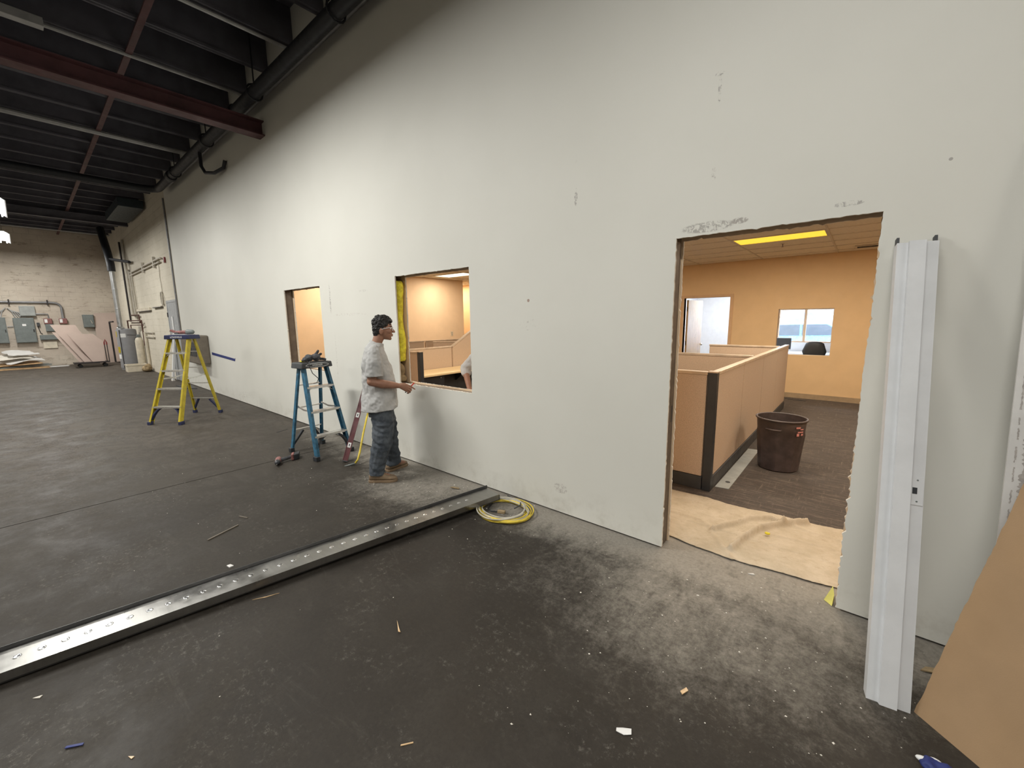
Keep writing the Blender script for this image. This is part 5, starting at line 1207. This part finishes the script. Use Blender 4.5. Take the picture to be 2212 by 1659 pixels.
# ================================================================== PEOPLE
def frame(origin, f):
    f = Vector((f[0], f[1], 0)).normalized(); r = Vector((f.y, -f.x, 0)); o = Vector(origin)
    return (lambda s, l, z: o+f*s+r*l+Vector((0, 0, z))), f, r
def torso(mb, Lp, rings, n=24):
    mb.loft([[Lp(s+d*math.cos(a), l+w*math.sin(a)*(1 if True else 0), z+tz*math.cos(a)) for a in [2*pi*k/n for k in range(n)]] for (s, l, z, w, d, tz) in rings])
def chain(mb, pts, rs):
    for i in range(len(pts)-1): capsule(mb, pts[i], pts[i+1], rs[i], rs[i+1], 12)
def head(mb, Lp, f, r, s, l, z):
    # s,l,z = centre of the skull; profile faces +s
    mb.ell(Lp(s, l, z), (0.096, 0.074, 0.112), f, r); mb.ell(Lp(s+0.03, l, z-0.055), (0.062, 0.060, 0.072), f, r)
    mb.ell(Lp(s+0.045, l, z-0.095), (0.036, 0.040, 0.034), f, r); mb.ell(Lp(s+0.066, l, z-0.115), (0.020, 0.024, 0.018), f, r)
    mb.ell(Lp(s+0.070, l, z+0.012), (0.026, 0.055, 0.016), f, r)
    capsule(mb, Lp(s+0.088, l, z-0.005), Lp(s+0.112, l, z-0.046), 0.009, 0.013)
    for e in (-1, 1): mb.ell(Lp(s+0.100, l+e*0.012, z-0.049), (0.011, 0.009, 0.008), f, r)
    mb.ell(Lp(s+0.088, l, z-0.074), (0.016, 0.022, 0.007), f, r); mb.ell(Lp(s+0.086, l, z-0.088), (0.015, 0.020, 0.007), f, r)
    for e in (-1, 1):
        mb.ell(Lp(s+0.055, l+e*0.045, z-0.04), (0.030, 0.020, 0.026), f, r)
        mb.ell(Lp(s-0.016, l+e*0.077, z-0.040), (0.020, 0.010, 0.033), f, r)
def hand(mb, Lp, w, k, out, fingers, thumb):
    # palm from wrist w to knuckle row; fingers: list of point chains in (s,l,z)
    for i, kk in enumerate(k): capsule(mb, Lp(*w), Lp(*kk), 0.020, 0.0135)
    for i in range(len(k)-1): capsule(mb, Lp(*k[i]), Lp(*k[i+1]), 0.0135, 0.0135)
    for ch, r0 in fingers: chain(mb, [Lp(*p) for p in ch], [r0*(1-0.09*i) for i in range(len(ch))])
    chain(mb, [Lp(*p) for p in thumb], [0.014, 0.0115, 0.0095, 0.0085][:len(thumb)])
def boot(t, heel, toe, top, m=M_BOOT):
    h = Vector((heel[0], heel[1], 0)); d = Vector((toe[0], toe[1], 0))-h; L = d.length; d.normalize(); w = Vector((-d.y, d.x, 0)); k = L/0.295
    U_ = [(0.004, .030, .085), (0.02, .038, .115), (.06, .043, .128), (.105, .044, .122), (.14, .045, .100), (.18, .049, .080), (.225, .051, .068), (.262, .045, .060), (.285, .028, .048), (.293, .010, .036)]
    rings = []
    for x, hw, ht in U_:
        ring = []
        for i in range(16):
            a = 2*pi*i/16; c, s = math.cos(a), math.sin(a); zz = 0.022+(ht-0.022)*(0.5+0.5*math.copysign(abs(s)**0.7, s)); ring.append(h+d*x*k+w*hw*math.copysign(abs(c)**0.7, c)*(1 if s < 0.3 else 0.92)+Vector((0, 0, zz)))
        rings.append(ring)
    b = MB().loft(rings).build('boot', m, t, smooth=True)
    out = [(x*k, hw*1.10+0.002) for x, hw in ((-.004, .02), (0.006, .036), (.05, .042), (.1, .038), (.14, .041), (.19, .050), (.23, .052), (.265, .046), (.29, .028), (.300, .008))]
    poly = [(a, b_) for a, b_ in out]+[(a, -b_) for a, b_ in out[::-1]]
    MB().prism(poly, h+Vector((0, 0, 0.0)), d, w, (0, 0, 0.026)).build('sole', M_SOLE, b, bevel=0.004)
    mb = MB()
    for i in range(4): 
        x = (.115+.022*i)*k; z = 0.118-0.012*i; mb.tube([h+d*x-w*0.03+Vector((0,0,z-.012)), h+d*(x+.008)+Vector((0,0,z+.006)), h+d*x+w*0.03+Vector((0,0,z-.012))], 0.0032, 6)
    mb.build('laces', M_OLDPAPER, b)

# ---- worker at the nearer window hole
Lp, f, r = frame((-3.72, -0.42, 0), (0.542, 0.840)); l0 = -0.075
t = thing('person', 'man in a pale grey t-shirt and dusty jeans standing at the window hole', 'person', Lp(-0.1, l0, 0))
mb = MB()
torso(mb, Lp, [(-.10, l0, .76, .130, .10, 0), (-.10, l0, .90, .128, .11, 0), (-.105, l0, 1.05, .145, .135, 0), (-.12, l0, 1.20, .155, .122, 0), (-.13, l0, 1.31, .150, .09, 0), (-.125, l0, 1.385, .085, .065, 0), (-.115, l0, 1.43, .058, .056, 0), (-.095, l0, 1.47, .058, .060, .01), (-.07, l0, 1.54, .056, .060, .01)])
head(mb, Lp, f, r, -.040, l0, 1.605)
sh, el, wr = (-.135, l0+.165, 1.345), (-.175, l0+.225, 1.075), (.085, l0+.155, 1.010)
chain(mb, [Lp(*sh), Lp(-.15, l0+.21, 1.22), Lp(*el)], [.048, .048, .043]); chain(mb, [Lp(*el), Lp(-.07, l0+.215, 1.045), Lp(0.02, l0+.18, 1.025), Lp(*wr)], [.044, .046, .038, .027])
lk = l0+.135
K = [(.168, lk, 1.010), (.172, lk+.004, .990), (.168, lk+.004, .970), (.158, lk, .952)]
hand(mb, Lp, wr, K, None, [([(.168, lk, 1.010), (.205, lk-.004, .995), (.232, lk-.016, .972), (.250, lk-.026, .956)], .0098), ([(.172, lk+.004, .990), (.208, lk-.002, .968), (.212, lk-.028, .946), (.196, lk-.044, .944)], .0100), ([(.168, lk+.004, .970), (.200, lk-.002, .945), (.200, lk-.028, .926), (.184, lk-.042, .928)], .0095), ([(.158, lk, .952), (.182, lk-.004, .930), (.182, lk-.026, .915), (.168, lk-.038, .918)], .0085)], [(.105, lk-.012, 1.020), (.145, lk-.036, 1.020), (.178, lk-.044, 1.004), (.205, lk-.040, .988)])
# left arm hangs behind the torso
sh2, el2, wr2 = (-.135, l0-.165, 1.345), (-.17, l0-.215, 1.09), (-.08, l0-.205, .86)
chain(mb, [Lp(*sh2), Lp(*el2)], [.048, .043]); chain(mb, [Lp(*el2), Lp(*wr2)], [.044, .027])
K2 = [(-.052, l0-.195, .795), (-.066, l0-.20, .786), (-.080, l0-.205, .782), (-.094, l0-.205, .788)]
hand(mb, Lp, wr2, K2, None, [([k, (k[0]+.012, k[1]+.008, k[2]-.035), (k[0]+.012, k[1]+.026, k[2]-.058), (k[0]+.004, k[1]+.04, k[2]-.066)], .0095) for k in K2], [(-.065, l0-.19, .835), (-.038, l0-.175, .80), (-.03, l0-.165, .775)])
lr = l0+.08; ll = l0-.08
chain(mb, [Lp(-.10, lr, .82), Lp(-.105, l0+.11, .43), Lp(-.175, .055, .09)], [.072, .055, .042]); chain(mb, [Lp(-.10, ll, .82), Lp(-.045, -.212, .45), Lp(-.005, -.245, .09)], [.072, .055, .042])
capsule(mb, Lp(-.175, .055, .075), Lp(-.07, .085, .05), .035, .03); capsule(mb, Lp(-.005, -.245, .075), Lp(.09, -.31, .05), .035, .03)
put('body', remesh(mb, 0.0042, 5), M_SKIN, t)
# eyes and brows
for e in (-1, 1):
    ey = MB().ell(Lp(.036, l0+e*.031, 1.592), (.011, .012, .009), f, r).build('eye', M_WHITE, t, smooth=True); MB().ell(Lp(.0445, l0+e*.031, 1.592), (.0035, .005, .005), f, r).build('iris', M_HAIR, ey, smooth=True)
    MB().tube([Lp(.052, l0+e*.012, 1.614), Lp(.050, l0+e*.032, 1.619), Lp(.036, l0+e*.05, 1.614)], .0042, 6).build('eyebrow', M_HAIR, t)
# hair
mb = MB()
mb.ell(Lp(-.048, l0, 1.652), (.100, .082, .076), f, r); mb.ell(Lp(-.088, l0, 1.595), (.055, .078, .075), f, r); mb.ell(Lp(-.10, l0, 1.55), (.038, .062, .045), f, r); mb.ell(Lp(.026, l0, 1.668), (.034, .062, .030), f, r)
for e in (-1, 1): mb.ell(Lp(-.035, l0+e*.068, 1.630), (.040, .013, .040), f, r); mb.ell(Lp(-.075, l0+e*.060, 1.585), (.026, .016, .045), f, r)
random.seed(4)
for _ in range(46):
    a = random.uniform(0, 2*pi); b = random.uniform(0.15, 1.15); dd = Vector((math.sin(b)*math.cos(a), math.sin(b)*math.sin(a), math.cos(b)))
    c = Lp(-.045+dd.x*.095, l0+dd.y*.076, 1.652+dd.z*.070); mb.ell(c, (.019, .016, .017), f, r, 8, 6)
put('hair', remesh(mb, 0.0045, 2, lambda c: 0.009*noise.noise(c*55)+0.005*noise.noise(c*110)), M_HAIR, t)
# safety glasses
gl = bpy.data.objects.new('safety_glasses', None); COL.objects.link(gl); gl.parent = t; gl.matrix_parent_inverse = wmat(t).inverted()
for e in (-1, 1):
    MB().tube([Lp(.056, l0+e*.062, 1.602), Lp(.02, l0+e*.076, 1.603), Lp(-.05, l0+e*.084, 1.588)], .0028, 6).build('temple', M_WHITE, gl)
    MB().tube([Lp(.062-.10*abs(yy)**2*14, l0+e*abs(yy), zz) for yy, zz in ((.008, 1.604), (.035, 1.608), (.058, 1.602), (.060, 1.582), (.045, 1.570), (.018, 1.570), (.008, 1.582))], .0022, 6, True).build('rim', M_WHITE, gl)
MB().tube([Lp(.062, l0-.009, 1.602), Lp(.065, l0, 1.605), Lp(.062, l0+.009, 1.602)], .002, 6).build('bridge', M_WHITE, gl)
# t-shirt
mb = MB()
torso(mb, Lp, [(-.112, l0, .755, .212, .186, .012), (-.112, l0, .85, .205, .182, 0), (-.108, l0, .95, .190, .173, 0), (-.110, l0, 1.05, .183, .167, 0), (-.126, l0, 1.20, .183, .148, 0), (-.136, l0, 1.30, .186, .125, 0), (-.138, l0, 1.37, .165, .100, 0), (-.128, l0, 1.415, .115, .082, -.01), (-.112, l0, 1.448, .075, .070, -.022), (-.105, l0, 1.458, .070, .066, -.024)])
for e, k in ((1, 1), (-1, 1)):
    chain(mb, [Lp(-.135, l0+e*.14, 1.375), Lp(-.14, l0+e*.18, 1.345), Lp(-.142, l0+e*.215, 1.25)], [.066, .074, .080])
    a, b = (Lp(-.142, l0+e*.212, 1.26), Lp(-.142, l0+e*.222, 1.125)); mb.lathe([(.078, 0), (.084, (a-b).length)], a, 16, (b-a))
def wrinkle(c):
    q = c-Lp(-.1, l0, 0); s = q.dot(f); z = c.z; l = q.dot(r)
    return 0.011*noise.noise((s*7+z*9, l*7, z*4))+0.010*noise.noise((s*13-z*11, l*12, z*7))+0.004*noise.noise(c*38)
put('t_shirt', remesh(mb, 0.0055, 3, wrinkle), M_SHIRT, t)
# jeans
mb = MB(); torso(mb, Lp, [(-.105, l0, .68, .150, .125, 0), (-.105, l0, .74, .160, .130, 0), (-.105, l0, .86, .150, .125, 0), (-.105, l0, .93, .140, .12, 0)])
chain(mb, [Lp(-.10, l0+.078, .76), Lp(-.09, l0+.09, .60), Lp(-.112, l0+.115, .42), Lp(-.155, .050, .26), Lp(-.178, .053, .155)], [.108, .113, .106, .088, .080])
mb.lathe([(.080, 0), (.082, .09)], Lp(-.176, .053, .165), 16, Lp(-.182, .054, .075)-Lp(-.176, .053, .165))
chain(mb, [Lp(-.10, l0-.078, .76), Lp(-.065, l0-.105, .60), Lp(-.048, -.215, .44), Lp(-.03, -.235, .26), Lp(-.012, -.245, .155)], [.108, .112, .104, .088, .080])
mb.lathe([(.080, 0), (.082, .09)], Lp(-.013, -.244, .165), 16, Lp(-.008, -.247, .075)-Lp(-.013, -.244, .165))
def wrj(c):
    z = c.z; k = 1.0 if z < 0.22 or 0.34 < z < 0.62 else 0.5
    return k*0.015*noise.noise((c.x*7, c.y*7, z*24+c.x*9))+0.004*noise.noise(c*30)
put('jeans', remesh(mb, 0.0055, 3, wrj), M_JEANS, t)
hl = Lp(-.262, .045, 0); te = Lp(.018, .105, 0); boot(t, hl, te, 0)
hl = Lp(-.085, -.195, 0); te = Lp(.135, -.375, 0); boot(t, hl, te, 0)
m0 = thing('marker', 'small red marker held in the worker\'s hand', 'marker', Lp(.19, lk-.03, .95))
a, b = Lp(.150, lk-.045, .922), Lp(.246, lk-.040, 1.022); MB().tube([a, a.lerp(b, .62)], .0058, 8).build('barrel', M_DKGREY, m0, smooth='auto'); MB().tube([a.lerp(b, .62), b], .0068, 8).build('cap', mat('bright_red', (0.75, 0.06, 0.03), 0.4), m0, smooth='auto')

# ---- second worker inside the office, only an elbow shows
Lp, f, r = frame((-3.27, 0.78, 0.0), (0.05, -1.0)); l0 = 0.0
t = thing('person', 'person in a grey sweatshirt inside the office, bent arm at the window edge', 'person', Lp(0, 0, 0.006))
mb = MB()
torso(mb, Lp, [(0, 0, .80, .155, .105, 0), (0, 0, .95, .145, .11, 0), (0, 0, 1.15, .155, .115, 0), (0, 0, 1.33, .17, .10, 0), (0, 0, 1.41, .11, .075, 0), (.01, 0, 1.45, .062, .06, 0), (.02, 0, 1.53, .055, .058, 0)])
head(mb, Lp, f, r, .045, 0, 1.61)
def arm2(sg, el, wr):
    chain(mb, [Lp(0, sg*.18, 1.37), Lp(*el)], [.058, .043]); chain(mb, [Lp(*el), Lp(*wr)], [.044, .028])
    d = (Vector(wr)-Vector(el)).normalized(); k = [tuple(Vector(wr)+d*.085+Vector((0, 0, 0))+Vector((0.014*i-.02, -sg*0.016*i, 0))) for i in range(4)]
    hand(mb, Lp, wr, k, None, [([q, tuple(Vector(q)+d*.035+Vector((0, 0, -.008))), tuple(Vector(q)+d*.05+Vector((0, 0, -.032)))], .0095) for q in k], [tuple(Vector(wr)+d*.03+Vector((.02, 0, .01))), tuple(Vector(wr)+d*.065+Vector((.035, 0, .005))), tuple(Vector(wr)+d*.095+Vector((.035, 0, -.01)))])
EL = (.15, .405, 1.06); WR = (.30, .20, .86)
arm2(1, EL, WR); arm2(-1, (.02, -.26, 1.08), (.16, -.24, .87))
for e in (-1, 1):
    chain(mb, [Lp(0, e*.1, .84), Lp(.02, e*.11, .45), Lp(0, e*.11, .09)], [.095, .058, .042]); capsule(mb, Lp(0, e*.11, .07), Lp(.1, e*.12, .05), .034, .03)
put('body', remesh(mb, 0.006, 4), M_SKIN, t)
mb = MB(); torso(mb, Lp, [(0, 0, .80, .19, .14, 0), (0, 0, .95, .185, .145, 0), (0, 0, 1.15, .185, .14, 0), (0, 0, 1.33, .19, .12, 0), (0, 0, 1.42, .12, .085, 0), (.005, 0, 1.465, .075, .07, 0)])
chain(mb, [Lp(0, .16, 1.37), Lp(.08, .30, 1.22), Lp(.15, .40, 1.09), Lp(.165, .385, 1.045)], [.075, .072, .068, .064]); chain(mb, [Lp(0, -.17, 1.37), Lp(.02, -.26, 1.09)], [.075, .062])
put('sweatshirt', remesh(mb, 0.007, 3, lambda c: 0.012*noise.noise((c.x*10, c.y*10, c.z*22))), M_GSLEEVE, t)
mb = MB(); torso(mb, Lp, [(0, 0, .72, .17, .125, 0), (0, 0, .92, .165, .125, 0)])
for e in (-1, 1): chain(mb, [Lp(0, e*.09, .78), Lp(.02, e*.11, .45), Lp(0, e*.11, .12)], [.115, .095, .08])
put('trousers', remesh(mb, 0.008, 3), M_JEANS, t)
for e in (-1, 1): boot(t, Lp(-.09, e*.11, 0), Lp(.195, e*.13, 0), 0)
for o in t.children:
    if o.name.startswith('boot'): o.location.z += 0.006
mb = MB(); mb.ell(Lp(.03, 0, 1.66), (.1, .082, .075), f, r); mb.ell(Lp(-.01, 0, 1.60), (.055, .076, .075), f, r); put('hair', remesh(mb, 0.007, 2, lambda c: 0.004*noise.noise(c*90)), M_HAIR, t)
